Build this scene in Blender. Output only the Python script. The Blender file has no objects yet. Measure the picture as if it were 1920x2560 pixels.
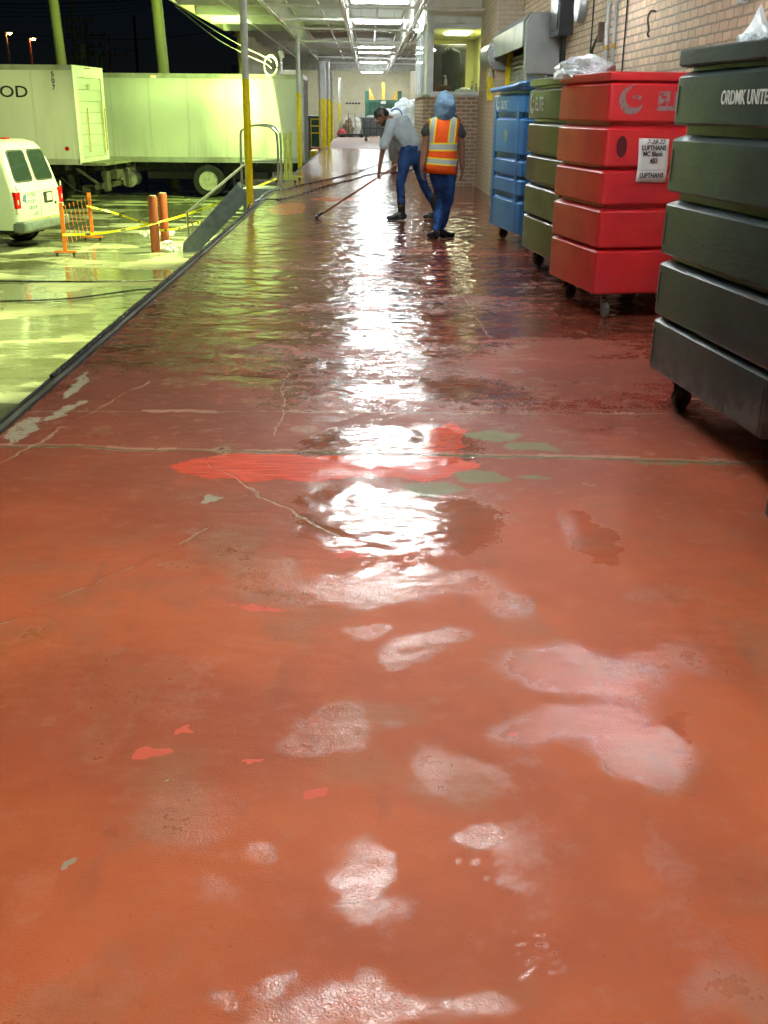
import bpy, bmesh, math, random
import numpy as np
from mathutils import Vector, Matrix, noise
random.seed(7)
S = bpy.context.scene
COL = S.collection
R = math.radians

# ------------------------------------------------------------------ camera, world, exposure
cam = bpy.data.cameras.new('camera'); co = bpy.data.objects.new('camera', cam); COL.objects.link(co)
cam.sensor_fit = 'VERTICAL'; cam.sensor_height = 36.0; cam.sensor_width = 27.0
cam.lens = 2585.0 / 2560 * 36.0
cam.clip_start = 0.05; cam.clip_end = 800
co.matrix_world = (Matrix.Translation((0, 0, 1.5)) @ Matrix.Rotation(R(-1.03), 4, 'Z')
                   @ Matrix.Rotation(R(90 - 21.2), 4, 'X') @ Matrix.Rotation(R(0.5), 4, 'Z'))
S.camera = co
w = bpy.data.worlds.new('World'); S.world = w; w.use_nodes = True
wn = w.node_tree.nodes; bg = wn['Background']
sky = wn.new('ShaderNodeTexSky'); sky.sky_type = 'NISHITA'; sky.sun_disc = False
sky.sun_elevation = R(-8); sky.sun_rotation = R(200)
tcw = wn.new('ShaderNodeTexCoord'); sepw = wn.new('ShaderNodeSeparateXYZ'); rw = wn.new('ShaderNodeValToRGB')
w.node_tree.links.new(tcw.outputs['Generated'], sepw.inputs[0]); w.node_tree.links.new(sepw.outputs['Z'], rw.inputs[0])
rw.color_ramp.elements[0].position = 0.0; rw.color_ramp.elements[0].color = (.0012, .0014, .0010, 1)
rw.color_ramp.elements[1].position = 0.14; rw.color_ramp.elements[1].color = (.0003, .0009, .0024, 1)
mw = wn.new('ShaderNodeMix'); mw.data_type = 'RGBA'; mw.blend_type = 'ADD'; mw.inputs['Factor'].default_value = .004
w.node_tree.links.new(rw.outputs['Color'], mw.inputs['A']); w.node_tree.links.new(sky.outputs['Color'], mw.inputs['B'])
w.node_tree.links.new(mw.outputs['Result'], bg.inputs['Color']); bg.inputs['Strength'].default_value = 1.0
S.view_settings.view_transform = 'Standard'; S.view_settings.look = 'None'
S.view_settings.exposure = 1.8; S.view_settings.gamma = 1.0
S.render.engine = 'CYCLES'
S.cycles.use_denoising = True; S.cycles.use_light_tree = False; S.cycles.use_adaptive_sampling = True; S.cycles.adaptive_threshold = .02
S.cycles.max_bounces = 8; S.cycles.diffuse_bounces = 4; S.cycles.glossy_bounces = 4
S.cycles.caustics_reflective = False; S.cycles.caustics_refractive = False
S.cycles.sample_clamp_indirect = 6

TUBE_E = 62.0
FLOOD_W = 520.0

# ------------------------------------------------------------------ material helpers
class NT:
    def __init__(s, name):
        s.m = bpy.data.materials.new(name); s.m.use_nodes = True
        s.t = s.m.node_tree; s.n = s.t.nodes; s.l = s.t.links
        s.b = s.n['Principled BSDF']
    def put(s, v, inp):
        if hasattr(v, 'is_linked') or isinstance(v, bpy.types.NodeSocket): s.l.new(v, inp)
        elif isinstance(v, (tuple, list)):
            d = inp.default_value
            inp.default_value = tuple(v) + (1,) if len(v) == 3 and len(d) == 4 else tuple(v)
        else: inp.default_value = v
    def M(s, op, a, b=0.0, c=None, clamp=False):
        n = s.n.new('ShaderNodeMath'); n.operation = op; n.use_clamp = clamp
        s.put(a, n.inputs[0]); s.put(b, n.inputs[1])
        if c is not None: s.put(c, n.inputs[2])
        return n.outputs[0]
    def sm(s, v, a, b, lo=0.0, hi=1.0):
        n = s.n.new('ShaderNodeMapRange'); n.interpolation_type = 'SMOOTHSTEP'
        s.put(v, n.inputs[0]); n.inputs[1].default_value = a; n.inputs[2].default_value = b
        n.inputs[3].default_value = lo; n.inputs[4].default_value = hi
        return n.outputs[0]
    def mix(s, f, a, b, mode='MIX'):
        n = s.n.new('ShaderNodeMix'); n.data_type = 'RGBA'; n.blend_type = mode
        s.put(f, n.inputs['Factor']); s.put(a, n.inputs['A']); s.put(b, n.inputs['B'])
        return n.outputs['Result']
    def pos(s, which='Object'):
        if which == 'World':
            return s.n.new('ShaderNodeNewGeometry').outputs['Position']
        return s.n.new('ShaderNodeTexCoord').outputs[which]
    def sc(s, v, x, y, z, rot=(0, 0, 0), loc=(0, 0, 0)):
        n = s.n.new('ShaderNodeMapping'); s.put(v, n.inputs['Vector'])
        n.inputs['Scale'].default_value = (x, y, z); n.inputs['Rotation'].default_value = rot; n.inputs['Location'].default_value = loc
        return n.outputs[0]
    def noise(s, v, scale, detail=3, rough=.55, dist=0):
        n = s.n.new('ShaderNodeTexNoise'); s.put(v, n.inputs['Vector'])
        n.inputs['Scale'].default_value = scale; n.inputs['Detail'].default_value = detail
        n.inputs['Roughness'].default_value = rough; n.inputs['Distortion'].default_value = dist
        return n.outputs['Fac']
    def sep(s, v):
        n = s.n.new('ShaderNodeSeparateXYZ'); s.put(v, n.inputs[0]); return n.outputs
    def attr(s, name):
        n = s.n.new('ShaderNodeAttribute'); n.attribute_name = name; return n.outputs['Fac']
    def bump(s, h, dist=.01, strength=1.0, prev=None):
        n = s.n.new('ShaderNodeBump'); s.put(h, n.inputs['Height']); n.inputs['Distance'].default_value = dist
        s.put(strength, n.inputs['Strength'])
        if prev is not None: s.l.new(prev, n.inputs['Normal'])
        return n.outputs[0]
    def out(s, **k):
        names = {'col': 'Base Color', 'rough': 'Roughness', 'metal': 'Metallic', 'nor': 'Normal', 'spec': 'Specular IOR Level',
                 'emi': 'Emission Color', 'es': 'Emission Strength', 'coat': 'Coat Weight', 'trans': 'Transmission Weight', 'ior': 'IOR', 'alpha': 'Alpha'}
        for a, v in k.items(): s.put(v, s.b.inputs[names[a]])
        return s.m

_mc = {}
def worn(name, col, col2=None, rough=.5, metal=0.0, scale=6, bump=.0015, bscale=35, lo=.4, hi=.7, spec=.5, rvar=.12, stretch=(1, 1, 1)):
    """painted / moulded surface with mottled colour, roughness variation and fine bump"""
    if name in _mc: return _mc[name]
    t = NT(name); p = t.sc(t.pos(), *stretch)
    n1 = t.noise(p, scale, 4, .6); n2 = t.noise(p, bscale, 3)
    c2 = col2 or tuple(c * .62 for c in col)
    f = t.sm(n1, lo, hi)
    t.out(col=t.mix(f, col, c2), rough=t.M('ADD', t.M('MULTIPLY', t.M('SUBTRACT', n1, .5), rvar * 2), rough), metal=metal, spec=spec,
          nor=t.bump(n2, bump, .6))
    _mc[name] = t.m
    return t.m
def emit(name, col, e):
    t = NT(name); return t.out(col=(.8, .8, .8), emi=col, es=e)
def glassy(name, col, rough=.05, a=1.0):
    t = NT(name); return t.out(col=col, rough=rough, spec=.6)

# ------------------------------------------------------------------ mesh builder
class MB:
    def __init__(s): s.bm = bmesh.new()
    def _xf(s, vs, M):
        for v in vs: v.co = M @ v.co
    def box(s, c, d, rz=0, rot=None):
        r = bmesh.ops.create_cube(s.bm, size=1)['verts']
        M = Matrix.Translation(c) @ (rot.to_4x4() if rot else Matrix.Rotation(rz, 4, 'Z')) @ Matrix.Diagonal((d[0], d[1], d[2], 1))
        s._xf(r, M); return s
    def bx(s, x0, x1, y0, y1, z0, z1):
        return s.box(((x0 + x1) / 2, (y0 + y1) / 2, (z0 + z1) / 2), (abs(x1 - x0), abs(y1 - y0), abs(z1 - z0)))
    def bar(s, p0, p1, wd, ht, up=(0, 0, 1)):
        p0, p1 = Vector(p0), Vector(p1); d = p1 - p0; L = d.length; d.normalize()
        up = Vector(up)
        if abs(d.dot(up)) > .98: up = Vector((0, 1, 0))
        x = d.cross(up).normalized(); z = x.cross(d)
        M = Matrix((x, d, z)).transposed()
        return s.box((p0 + p1) / 2, (wd, L, ht), rot=M)
    def cyl(s, p0, p1, r0, r1=None, seg=16):
        p0, p1 = Vector(p0), Vector(p1); r1 = r0 if r1 is None else r1
        d = p1 - p0
        q = d.to_track_quat('Z', 'Y').to_matrix().to_4x4()
        r = bmesh.ops.create_cone(s.bm, cap_ends=True, cap_tris=False, segments=seg, radius1=r0, radius2=max(r1, 1e-4), depth=d.length)['verts']
        s._xf(r, Matrix.Translation((p0 + p1) / 2) @ q); return s
    def ring(s, pts): return [s.bm.verts.new(p) for p in pts]
    def loft(s, rings, cap=True, closed=True):
        rs = [s.ring(r) for r in rings]
        for a, b in zip(rs, rs[1:]):
            n = len(a)
            for i in range(n if closed else n - 1):
                j = (i + 1) % n
                try: s.bm.faces.new((a[i], a[j], b[j], b[i]))
                except ValueError: pass
        if cap:
            s.bm.faces.new(list(reversed(rs[0]))); s.bm.faces.new(rs[-1])
        return s
    def tube(s, pts, r, seg=8, smooth_n=0):
        pts = [Vector(p) for p in pts]
        if smooth_n: pts = catmull(pts, smooth_n)
        rr = r if isinstance(r, (list, tuple)) else [r] * len(pts)
        rings = []; up = None
        for i, p in enumerate(pts):
            d = (pts[min(i + 1, len(pts) - 1)] - pts[max(i - 1, 0)]).normalized()
            if up is None: up = Vector((0, 0, 1)) if abs(d.z) < .9 else Vector((1, 0, 0))
            x = d.cross(up).normalized(); up = x.cross(d).normalized()
            rings.append([p + (x * math.cos(2 * math.pi * k / seg) + up * math.sin(2 * math.pi * k / seg)) * rr[i] for k in range(seg)])
        return s.loft(rings)
    def prism(s, poly, thick):
        """poly: 3-D points of a planar outline, thick: vector"""
        t = Vector(thick); a = [Vector(p) for p in poly]
        return s.loft([a, [p + t for p in a]])
    def lathe(s, prof, c, axis='Z', seg=24, cap=True):
        rings = []
        for (r, h) in prof:
            ring = []
            for k in range(seg):
                a = 2 * math.pi * k / seg; u, v = r * math.cos(a), r * math.sin(a)
                q = {'Z': (u, v, h), 'X': (h, u, v), 'Y': (v, h, u)}[axis]
                ring.append((c[0] + q[0], c[1] + q[1], c[2] + q[2]))
            rings.append(ring)
        return s.loft(rings, cap=cap)
    def build(s, name, mat, parent=None, smooth=False, bevel=0, loc=None, label=None, angle=35):
        bmesh.ops.recalc_face_normals(s.bm, faces=s.bm.faces)
        me = bpy.data.meshes.new(name); s.bm.to_mesh(me); s.bm.free()
        if smooth:
            me.shade_smooth(); me.set_sharp_from_angle(angle=R(angle))
        me.materials.append(mat)
        o = bpy.data.objects.new(name, me); COL.objects.link(o)
        if parent: o.parent = parent
        if loc: o.location = loc
        if bevel:
            b = o.modifiers.new('bevel', 'BEVEL'); b.width = bevel; b.segments = 2; b.limit_method = 'ANGLE'; b.angle_limit = R(40)
        if label: o['label'] = label
        return o
def catmull(p, n):
    out = []; p = [p[0]] + list(p) + [p[-1]]
    for i in range(1, len(p) - 2):
        for k in range(n):
            t = k / n
            out.append(.5 * ((2 * p[i]) + (-p[i - 1] + p[i + 1]) * t + (2 * p[i - 1] - 5 * p[i] + 4 * p[i + 1] - p[i + 2]) * t * t
                             + (-p[i - 1] + 3 * p[i] - 3 * p[i + 1] + p[i + 2]) * t ** 3))
    out.append(p[-2]); return out
def rrect(x0, x1, y0, y1, z, r, n=4):
    out = []
    for cx, cy, a0 in ((x1 - r, y1 - r, 0), (x0 + r, y1 - r, 90), (x0 + r, y0 + r, 180), (x1 - r, y0 + r, 270)):
        for k in range(n + 1):
            a = R(a0 + 90 * k / n); out.append((cx + r * math.cos(a), cy + r * math.sin(a), z))
    return out
def tag(o, label, cat, group=None):
    o['label'] = label; o['category'] = cat
    if group: o['group'] = group
    return o
def thing(name, label, cat, loc=(0, 0, 0), rz=0, group=None):
    o = bpy.data.objects.new(name, None); COL.objects.link(o)
    o.empty_display_size = .2; o.location = loc; o.rotation_euler = (0, 0, rz)
    return tag(o, label, cat, group)
def struct(o, kind='structure'):
    o['kind'] = kind; return o
def copy_tree(o, parent=None):
    c = o.copy(); COL.objects.link(c)
    if parent: c.parent = parent
    for ch in [x for x in COL.objects if x.parent == o]: copy_tree(ch, c)
    return c
def text(body, size, mat, parent, M, sx=1.0, bold=0.0, name='lettering', ext=.0012, align='LEFT', label=None, shear=0):
    """flat lettering as a thin mesh; M maps text x/y plane into the parent's space"""
    cu = bpy.data.curves.new(name, 'FONT'); cu.body = body; cu.size = size; cu.extrude = ext; cu.offset = bold
    cu.align_x = align; cu.shear = shear; cu.resolution_u = 3
    o = bpy.data.objects.new(name, cu); COL.objects.link(o)
    dg = bpy.context.evaluated_depsgraph_get(); dg.update()
    me = bpy.data.meshes.new_from_object(o.evaluated_get(dg))
    bpy.data.objects.remove(o); bpy.data.curves.remove(cu)
    me.transform(M @ Matrix.Diagonal((sx, 1, 1, 1))); me.materials.clear(); me.materials.append(mat)
    o = bpy.data.objects.new(name, me); COL.objects.link(o); o.parent = parent
    if label: o['label'] = label
    return o
def frame(origin, xdir, ydir):
    x = Vector(xdir).normalized(); y = Vector(ydir).normalized(); z = x.cross(y)
    m = Matrix((x, y, z)).transposed().to_4x4(); m.translation = Vector(origin); return m

# ------------------------------------------------------------------ shared materials
white_paint = worn('white_paint', (.78, .80, .77), (.55, .56, .52), .45, scale=3, lo=.5, hi=.8, bscale=20)
grey_steel = worn('grey_steel', (.46, .47, .47), (.30, .31, .31), .38, .35, scale=5, bscale=30)
galv = worn('galvanised', (.55, .57, .58), (.40, .42, .43), .35, .7, scale=9)
alu = worn('aluminium', (.62, .64, .65), (.48, .50, .52), .33, .8, scale=9)
black_rub = worn('black_rubber', (.018, .018, .018), (.035, .033, .03), .6, scale=12)
black_steel = worn('black_steel', (.022, .024, .024), (.05, .046, .04), .5, .2, scale=7)
yellow_paint = worn('yellow_paint', (.72, .52, .02), (.50, .33, .015), .38, scale=5, lo=.55, hi=.8)
lens_white = emit('tube_glow', (.92, 1.0, .99), TUBE_E)

def brick_mat(name, c1, c2, mortar, horiz='y', bw=.215, bh=.078, dirt=.3, ms=.011):
    t = NT(name); p = t.sep(t.pos('World'))
    cmb = t.n.new('ShaderNodeCombineXYZ')
    if horiz == 'both': t.l.new(t.M('ADD', p[0], p[1]), cmb.inputs[0])
    else: t.l.new(p[1] if horiz == 'y' else p[0], cmb.inputs[0])
    t.l.new(p[2], cmb.inputs[1])
    warp = t.noise(t.pos('World'), 9, 3)
    n = t.n.new('ShaderNodeVectorMath'); n.operation = 'ADD'; t.l.new(cmb.outputs[0], n.inputs[0])
    w3 = t.n.new('ShaderNodeCombineXYZ'); wv = t.M('MULTIPLY', t.M('SUBTRACT', warp, .5), .022); t.l.new(wv, w3.inputs[0]); t.l.new(wv, w3.inputs[1])
    t.l.new(w3.outputs[0], n.inputs[1])
    b = t.n.new('ShaderNodeTexBrick'); t.l.new(n.outputs[0], b.inputs['Vector'])
    b.inputs['Color1'].default_value = c1 + (1,); b.inputs['Color2'].default_value = c2 + (1,); b.inputs['Mortar'].default_value = mortar + (1,)
    b.inputs['Scale'].default_value = 1; b.inputs['Mortar Size'].default_value = ms; b.inputs['Mortar Smooth'].default_value = .25
    b.inputs['Bias'].default_value = -.1; b.inputs['Brick Width'].default_value = bw; b.inputs['Row Height'].default_value = bh
    n1 = t.noise(t.pos('World'), 3.0, 5, .65); n2 = t.noise(t.pos('World'), 60, 3)
    c = t.mix(t.sm(n1, .42, .75, 0, dirt * 2), b.outputs['Color'], tuple(x * .45 for x in c1))
    c = t.mix(t.sm(n2, .3, .8, 0, .35), c, tuple(min(1, x * 1.35) for x in c1))
    h = t.M('ADD', t.M('MULTIPLY', b.outputs['Fac'], -1.0), t.M('MULTIPLY', n2, .35))
    return t.out(col=c, rough=.82, nor=t.bump(h, .009, .9))
brick_pink = brick_mat('tan_pink_brick', (.82, .62, .44), (.62, .44, .31), (.30, .23, .17))
brick_dark = brick_mat('brown_brick', (.36, .24, .18), (.27, .175, .13), (.60, .50, .38), 'both', dirt=.25, ms=.016)
brick_cream = brick_mat('cream_brick', (.60, .50, .38), (.52, .43, .33), (.42, .36, .28), 'both', dirt=.2)

# ------------------------------------------------------------------ dock floor
def vnoise(x, y, s, seed):
    x = x * s; y = y * s; xi = np.floor(x).astype(np.int64); yi = np.floor(y).astype(np.int64); fx = x - xi; fy = y - yi
    fx = fx * fx * (3 - 2 * fx); fy = fy * fy * (3 - 2 * fy)
    def h(a, b):
        v = (a * 374761393 + b * 668265263 + seed * 974634777) & 0xffffffff
        v = ((v ^ (v >> 13)) * 1274126177) & 0xffffffff
        return ((v ^ (v >> 16)) & 0xffff) / 65535.0
    return (h(xi, yi) * (1 - fx) + h(xi + 1, yi) * fx) * (1 - fy) + (h(xi, yi + 1) * (1 - fx) + h(xi + 1, yi + 1) * fx) * fy
def fbm(x, y, s, seed, o=4):
    v = 0; a = .5; t = 0
    for i in range(o):
        v = v + a * vnoise(x, y, s * 2 ** i, seed + i * 17); t += a; a *= .55
    return v / t
def sst(v, a, b):
    t = np.clip((v - a) / (b - a), 0, 1); return t * t * (3 - 2 * t)
def build_floor():
    xs = np.arange(-1.80, 2.83, .0135); ys = [-6, -4, -2, 0, .5, 1.2]; y = 1.2
    while y < 74.5:
        y += max(.0115, .0050 * y); ys.append(y)
    ys = np.array(ys); X, Y = np.meshgrid(xs, ys); nx, ny = len(xs), len(ys)
    n = nx * ny
    Z = np.zeros_like(X)
    me = bpy.data.meshes.new('floor')
    me.vertices.add(n); me.vertices.foreach_set('co', np.stack([X, Y, Z], -1).astype(np.float32).ravel())
    i = np.arange((ny - 1) * (nx - 1)); r = i // (nx - 1); c = i % (nx - 1); a = r * nx + c
    quads = np.stack([a, a + 1, a + nx + 1, a + nx], -1).astype(np.int32)
    m = len(quads); me.loops.add(m * 4); me.loops.foreach_set('vertex_index', quads.ravel())
    me.polygons.add(m); me.polygons.foreach_set('loop_start', (np.arange(m) * 4).astype(np.int32))
    me.polygons.foreach_set('use_smooth', np.ones(m, bool))
    me.update(); me.validate()
    wx = X + (fbm(X, Y, 8, 3, 5) - .5) * .15; wy = Y + (fbm(X, Y, 8, 9, 5) - .5) * .15
    def ell(lst, soft=.35):
        f = np.zeros_like(X)
        for (cx, cy, rx, ry, an, st) in lst:
            ca, sa = math.cos(R(an)), math.sin(R(an)); dx, dy = wx - cx, wy - cy
            d = np.sqrt(((dx * ca + dy * sa) / rx) ** 2 + ((-dx * sa + dy * ca) / ry) ** 2)
            f = np.maximum(f, st * (1 - sst(d, 1 - soft, 1 + soft)))
        return f
    big = fbm(X, Y, .9, 21); med = fbm(X * .55, Y * 1.9, 2.2, 40, 5)
    # standing film of water: nearly everywhere beyond 5.5 m, torn patches nearer, dry in the far room
    pool = sst(Y, 3.9, 6.3) * (.20 + .16 * sst(Y, 8, 16) + .72 * med + .12 * big)
    pool = np.maximum(pool, ell([(.12, 3.75, .42, .34, 0, 1), (-.1, 4.0, .2, .2, 0, .8), (.30, 3.9, .12, .12, 20, .8), (.12, 4.75, .45, .34, 0, .95),
                                 (.80, 2.30, .05, .10, -30, .7), (.74, 2.12, .03, .05, 10, .6), (.85, 3.6, .09, .28, 8, .9), (.1, 3.3, .2, .1, 0, .55), (-1.3, 3.9, .3, .1, 20, .5)], .4))
    pool = pool * (1 - sst(Y, 45.5, 47.5)) - ell([(-1.2, 5.6, .5, .5, 0, .5), (-1.1, 4.2, .7, .55, 0, .6), (1.3, 6.4, .6, .8, 0, .35)])
    film = ell([(.05, 3.17, .42, .13, 4, 1), (-.3, 3.2, .22, .07, 0, .7), (-.56, 3.5, .13, .17, 0, .45), (-.52, 2.47, .15, .20, 30, .45),
                (-.08, 2.34, .10, .07, 35, .85), (-.15, 2.25, .13, .06, 10, .75), (-.38, 1.93, .14, .13, 20, .50), (-.24, 1.80, .055, .05, 0, 1), (-.30, 1.70, .03, .10, 35, .6),
                (-.02, 1.77, .06, .11, 0, .9), (.25, 1.87, .07, .045, 30, 1), (.62, 2.6, .24, .15, -20, .95), (.55, 2.33, .24, .10, 15, 1), (.72, 2.2, .14, .13, 0, 1),
                (.17, 2.76, .15, .08, 35, .95), (.08, 2.66, .06, .05, 0, .8), (0, 2.85, .08, .05, 0, .9), (-.02, 1.40, .15, .06, 0, .75),
                (-.18, 1.46, .04, .03, 0, .8), (-.26, 1.44, .03, .03, 0, .8), (.66, 1.55, .05, .25, 25, .5), (.62, 1.8, .05, .15, 10, .5), (1.0, 3.1, .2, .1, 0, .4), (.45, 3.05, .1, .12, 0, .6),
                ] + [(.275 + .055 * c_ + .006 * (r_ % 2), 1.455 + .030 * r_, .018, .009, 25, .95) for c_ in (0, 1) for r_ in range(5)] + [(.205 + .035 * c_, 1.72 + .045 * r_, .010, .010, 0, .8) for c_ in range(3) for r_ in range(3)] + [
                (.2, 1.4, .10, .03, 0, .6), (-.7, 1.7, .08, .12, 0, .6), (-.66, 1.5, .12, .14, 0, .35), (.3, 2.1, .25, .06, 10, .3), (.1, 4.3, .5, .5, 0, .4)], .45)
    film = np.maximum(film, .62 * sst(fbm(X, Y, 3.0, 77), .58, .72))
    film = np.maximum(film, pool * .8)
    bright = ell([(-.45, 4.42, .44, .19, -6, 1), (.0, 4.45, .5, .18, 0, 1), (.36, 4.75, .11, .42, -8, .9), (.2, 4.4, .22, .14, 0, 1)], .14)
    spots = ell([(-.535, 2.19, .052, .032, 0, 1), (-.10, 2.035, .032, .026, 0, 1), (.39, 2.30, .018, .018, 0, 1), (-.29, 2.165, .016, .010, 0, 1),
                 (-.06, 3.42, .05, .03, 0, 1), (-.36, 3.02, .12, .02, -4, .8), (-1.0, 5.9, .2, .15, 0, .38), (-.66, 5.6, .25, .14, 10, .38), (-.47, 2.3, .02, .02, 0, .7), (-.6, 19.5, .5, .5, 0, .6), (-1.3, 17.6, .3, 1.2, 0, .9)], .18)
    green = ell([(.62, 4.93, .17, .09, 0, 1), (.80, 4.74, .14, .09, -20, 1), (.50, 4.30, .13, .09, 0, 1), (.27, 4.14, .15, .10, 0, 1), (.72, 4.28, .06, .05, 0, .9),
                 (.12, 3.98, .08, .05, 20, .9), (1.45, 4.50, .25, .03, -3, .9), (-1.55, 5.7, .06, .3, -10, .0)], .3)
    pale = ell([(-.665, 4.01, .045, .06, -30, 1), (-.63, 1.76, .022, .017, 50, 1), (-.99, 2.5, .0, .0, 0, 0), (-1.68, 5.9, .04, .35, 4, .9), (-1.60, 5.35, .04, .25, -12, .8),
                (-1.72, 5.0, .06, .26, 0, .75), (-.47, 2.06, .010, .012, 0, 1), (.93, 4.2, .06, .02, 0, .7), (-.98, 3.1, .01, .01, 0, 1), (-.74, 3.35, .012, .012, 0, 1)], .25)
    wobv = fbm(X, Y, 2.3, 91); nb_ = fbm(X, Y, 1.3, 55, 5); nc_ = fbm(X, Y, 4.2, 63, 5); brkv = sst(fbm(X, Y, 8, 12), .36, .55); wpv = sst(fbm(X, Y, 8, 33), .48, .62)
    for nm, v in (('wob', wobv), ('tone', nb_), ('mottle', nc_), ('brk', brkv), ('chip', wpv), ('pool', pool), ('film', film), ('bright', bright), ('spots', spots), ('green', green), ('pale', pale)):
        me.attributes.new(nm, 'FLOAT', 'POINT').data.foreach_set('value', v.astype(np.float32).ravel())
    t = NT('wet_red_floor'); P = t.pos('World'); x, y, z = t.sep(P)
    n_f = t.noise(P, 60, 2, .6); n_m = t.noise(P, 13, 3, .6); n_b = t.attr('tone'); n_c = t.attr('mottle')
    edge = t.M('ADD', t.M('MULTIPLY', t.M('SUBTRACT', n_f, .5), .8), t.M('MULTIPLY', t.M('SUBTRACT', n_m, .5), .9))
    pool_ = t.sm(t.M('ADD', t.attr('pool'), edge), .46, .54)
    film_ = t.sm(t.M('ADD', t.M('ADD', t.attr('film'), t.M('MULTIPLY', t.M('SUBTRACT', n_c, .5), .9)), t.M('MULTIPLY', edge, .7)), .22, .95)
    def crisp(a, lo=.44, hi=.56, k=.5): return t.sm(t.M('ADD', t.attr(a), t.M('MULTIPLY', edge, k)), lo, hi)
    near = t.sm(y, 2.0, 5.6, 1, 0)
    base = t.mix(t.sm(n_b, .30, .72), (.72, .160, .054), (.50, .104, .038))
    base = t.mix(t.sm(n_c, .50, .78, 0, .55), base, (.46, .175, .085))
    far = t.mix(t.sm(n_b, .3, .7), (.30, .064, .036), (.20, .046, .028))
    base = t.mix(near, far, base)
    base = t.mix(t.sm(n_m, .52, .8, 0, .30), base, (.62, .22, .13))
    base = t.mix(t.M('MULTIPLY', t.sm(n_m, .40, .22), t.sm(n_c, .45, .6, 0, .40)), base, (.22, .08, .05))
    base = t.mix(t.sm(n_f, .66, .78, 0, .35), base, (.16, .05, .03))
    base = t.mix(t.sm(t.noise(t.sc(P, 1, .22, 1, (0, 0, .5)), 9, 2), .58, .75, 0, .25), base, (.26, .10, .06))
    base = t.mix(t.M('MULTIPLY', pool_, t.sm(y, 3.8, 7, .06, .35)), base, (.11, .028, .018))
    base = t.mix(t.sm(y, 45.8, 47.5), base, (.42, .30, .26))
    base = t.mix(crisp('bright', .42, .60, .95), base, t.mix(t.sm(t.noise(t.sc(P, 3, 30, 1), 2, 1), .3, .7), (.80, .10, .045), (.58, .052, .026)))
    base = t.mix(crisp('spots', .4, .6), base, (.85, .15, .09))
    base = t.mix(t.M('MULTIPLY', crisp('green', .32, .95, 1.3), .72), base, t.mix(n_m, (.22, .27, .12), (.12, .15, .07)))
    base = t.mix(t.M('MULTIPLY', crisp('pale', .50, .72, 1.3), .85), base, t.mix(n_m, (.55, .52, .36), (.36, .35, .28)))
    # slab joints and cracks
    wob = t.M('MULTIPLY', t.M('SUBTRACT', t.attr('wob'), .5), .11)
    def line(nx_, ny_, d0, wdt, a=None, lo=None, hi=None, wb=1.0):
        J = t.M('MULTIPLY', t.M('SUBTRACT', t.M('ADD', n_m, t.M('MULTIPLY', n_c, 1.4)), 1.2), .045)
        d = t.M('ABSOLUTE', t.M('ADD', t.M('ADD', J, t.M('MULTIPLY', x, nx_)), t.M('ADD', t.M('MULTIPLY', y, ny_), t.M('ADD', t.M('MULTIPLY', wob, wb), -d0))))
        m = t.sm(d, wdt * .4, wdt, 1, 0)
        if lo is not None:
            m = t.M('MULTIPLY', m, t.M('MULTIPLY', t.M('GREATER_THAN', a, lo), t.M('LESS_THAN', a, hi)))
        return m
    brk = t.attr('brk'); chip = t.attr('chip')
    j1 = line(.06, 1, 4.615, .017); j1w = t.M('MULTIPLY', line(.06, 1, 4.63, .045), t.sm(t.M('ADD', chip, t.M('MULTIPLY', t.M('SUBTRACT', n_m, .5), 1.6)), .25, .6))
    j2 = t.M('MULTIPLY', line(0, 1, 5.34, .018, wb=.35), brk); j2w = t.M('MULTIPLY', line(0, 1, 5.355, .035, wb=.35), t.sm(t.M('ADD', chip, t.M('MULTIPLY', t.M('SUBTRACT', n_m, .5), 1.6)), .25, .6))
    ck = line(.80, .60, 2.09, .010, y, 3.6, 4.5, .7)
    ck = t.M('MAXIMUM', ck, line(.83, -.55, -2.53, .010, y, 2.6, 3.7, .7))
    ck = t.M('MAXIMUM', ck, line(1, 0.03, -.31, .008, y, 4.9, 6.9, .5))
    ck = t.M('MAXIMUM', ck, line(1, 0.02, 1.02, .009, y, 7.2, 9.5, .5))
    ck = t.M('MAXIMUM', ck, line(1, -.25, -2.78, .012, y, 4.4, 6.0, 1.0))
    base = t.mix(t.M('MULTIPLY', t.M('MAXIMUM', t.M('MAXIMUM', j1w, t.M('MULTIPLY', line(.06, 1, 4.632, .022), .55)), j2w), .55), base, (.60, .36, .26))
    base = t.mix(t.M('MULTIPLY', j1, .9), base, (.12, .12, .06)); base = t.mix(t.M('MULTIPLY', j2, .7), base, (.30, .22, .15))
    base = t.mix(t.M('MULTIPLY', ck, t.M('MULTIPLY', brk, .6)), base, (.52, .34, .24))
    # roughness: damp paint -> thin film -> open water
    farR = t.sm(y, 5, 16)
    rough = t.mix(film_, (.54, .54, .54), (.21, .21, .21))
    rough = t.mix(pool_, rough, t.mix(t.sm(y, 4, 8), (.13, .13, .13), (.085, .085, .085)))
    rough = t.mix(t.sm(y, 45.8, 47.5), rough, (.5, .5, .5))
    rr = t.sep(rough)[0]
    # bump: ripples of water (broad), grain of the painted concrete (fine), brushed swirls
    Pr = t.sc(P, .75, 1.0, 1)
    rip = t.noise(Pr, 4.2, 2, .5, .4); rip2 = t.noise(Pr, 13, 1, .5)
    grain = t.noise(P, 190, 1, .6)
    pits = t.noise(P, 38, 2, .6); fa = t.M('SUBTRACT', 1.0, t.attr('pool'), clamp=True)
    hwater = t.M('ADD', t.M('MULTIPLY', rip, 1.0), t.M('MULTIPLY', rip2, .22))
    n1 = t.bump(hwater, .034, t.sm(y, 4.0, 12, .34, 1.0))
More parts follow.
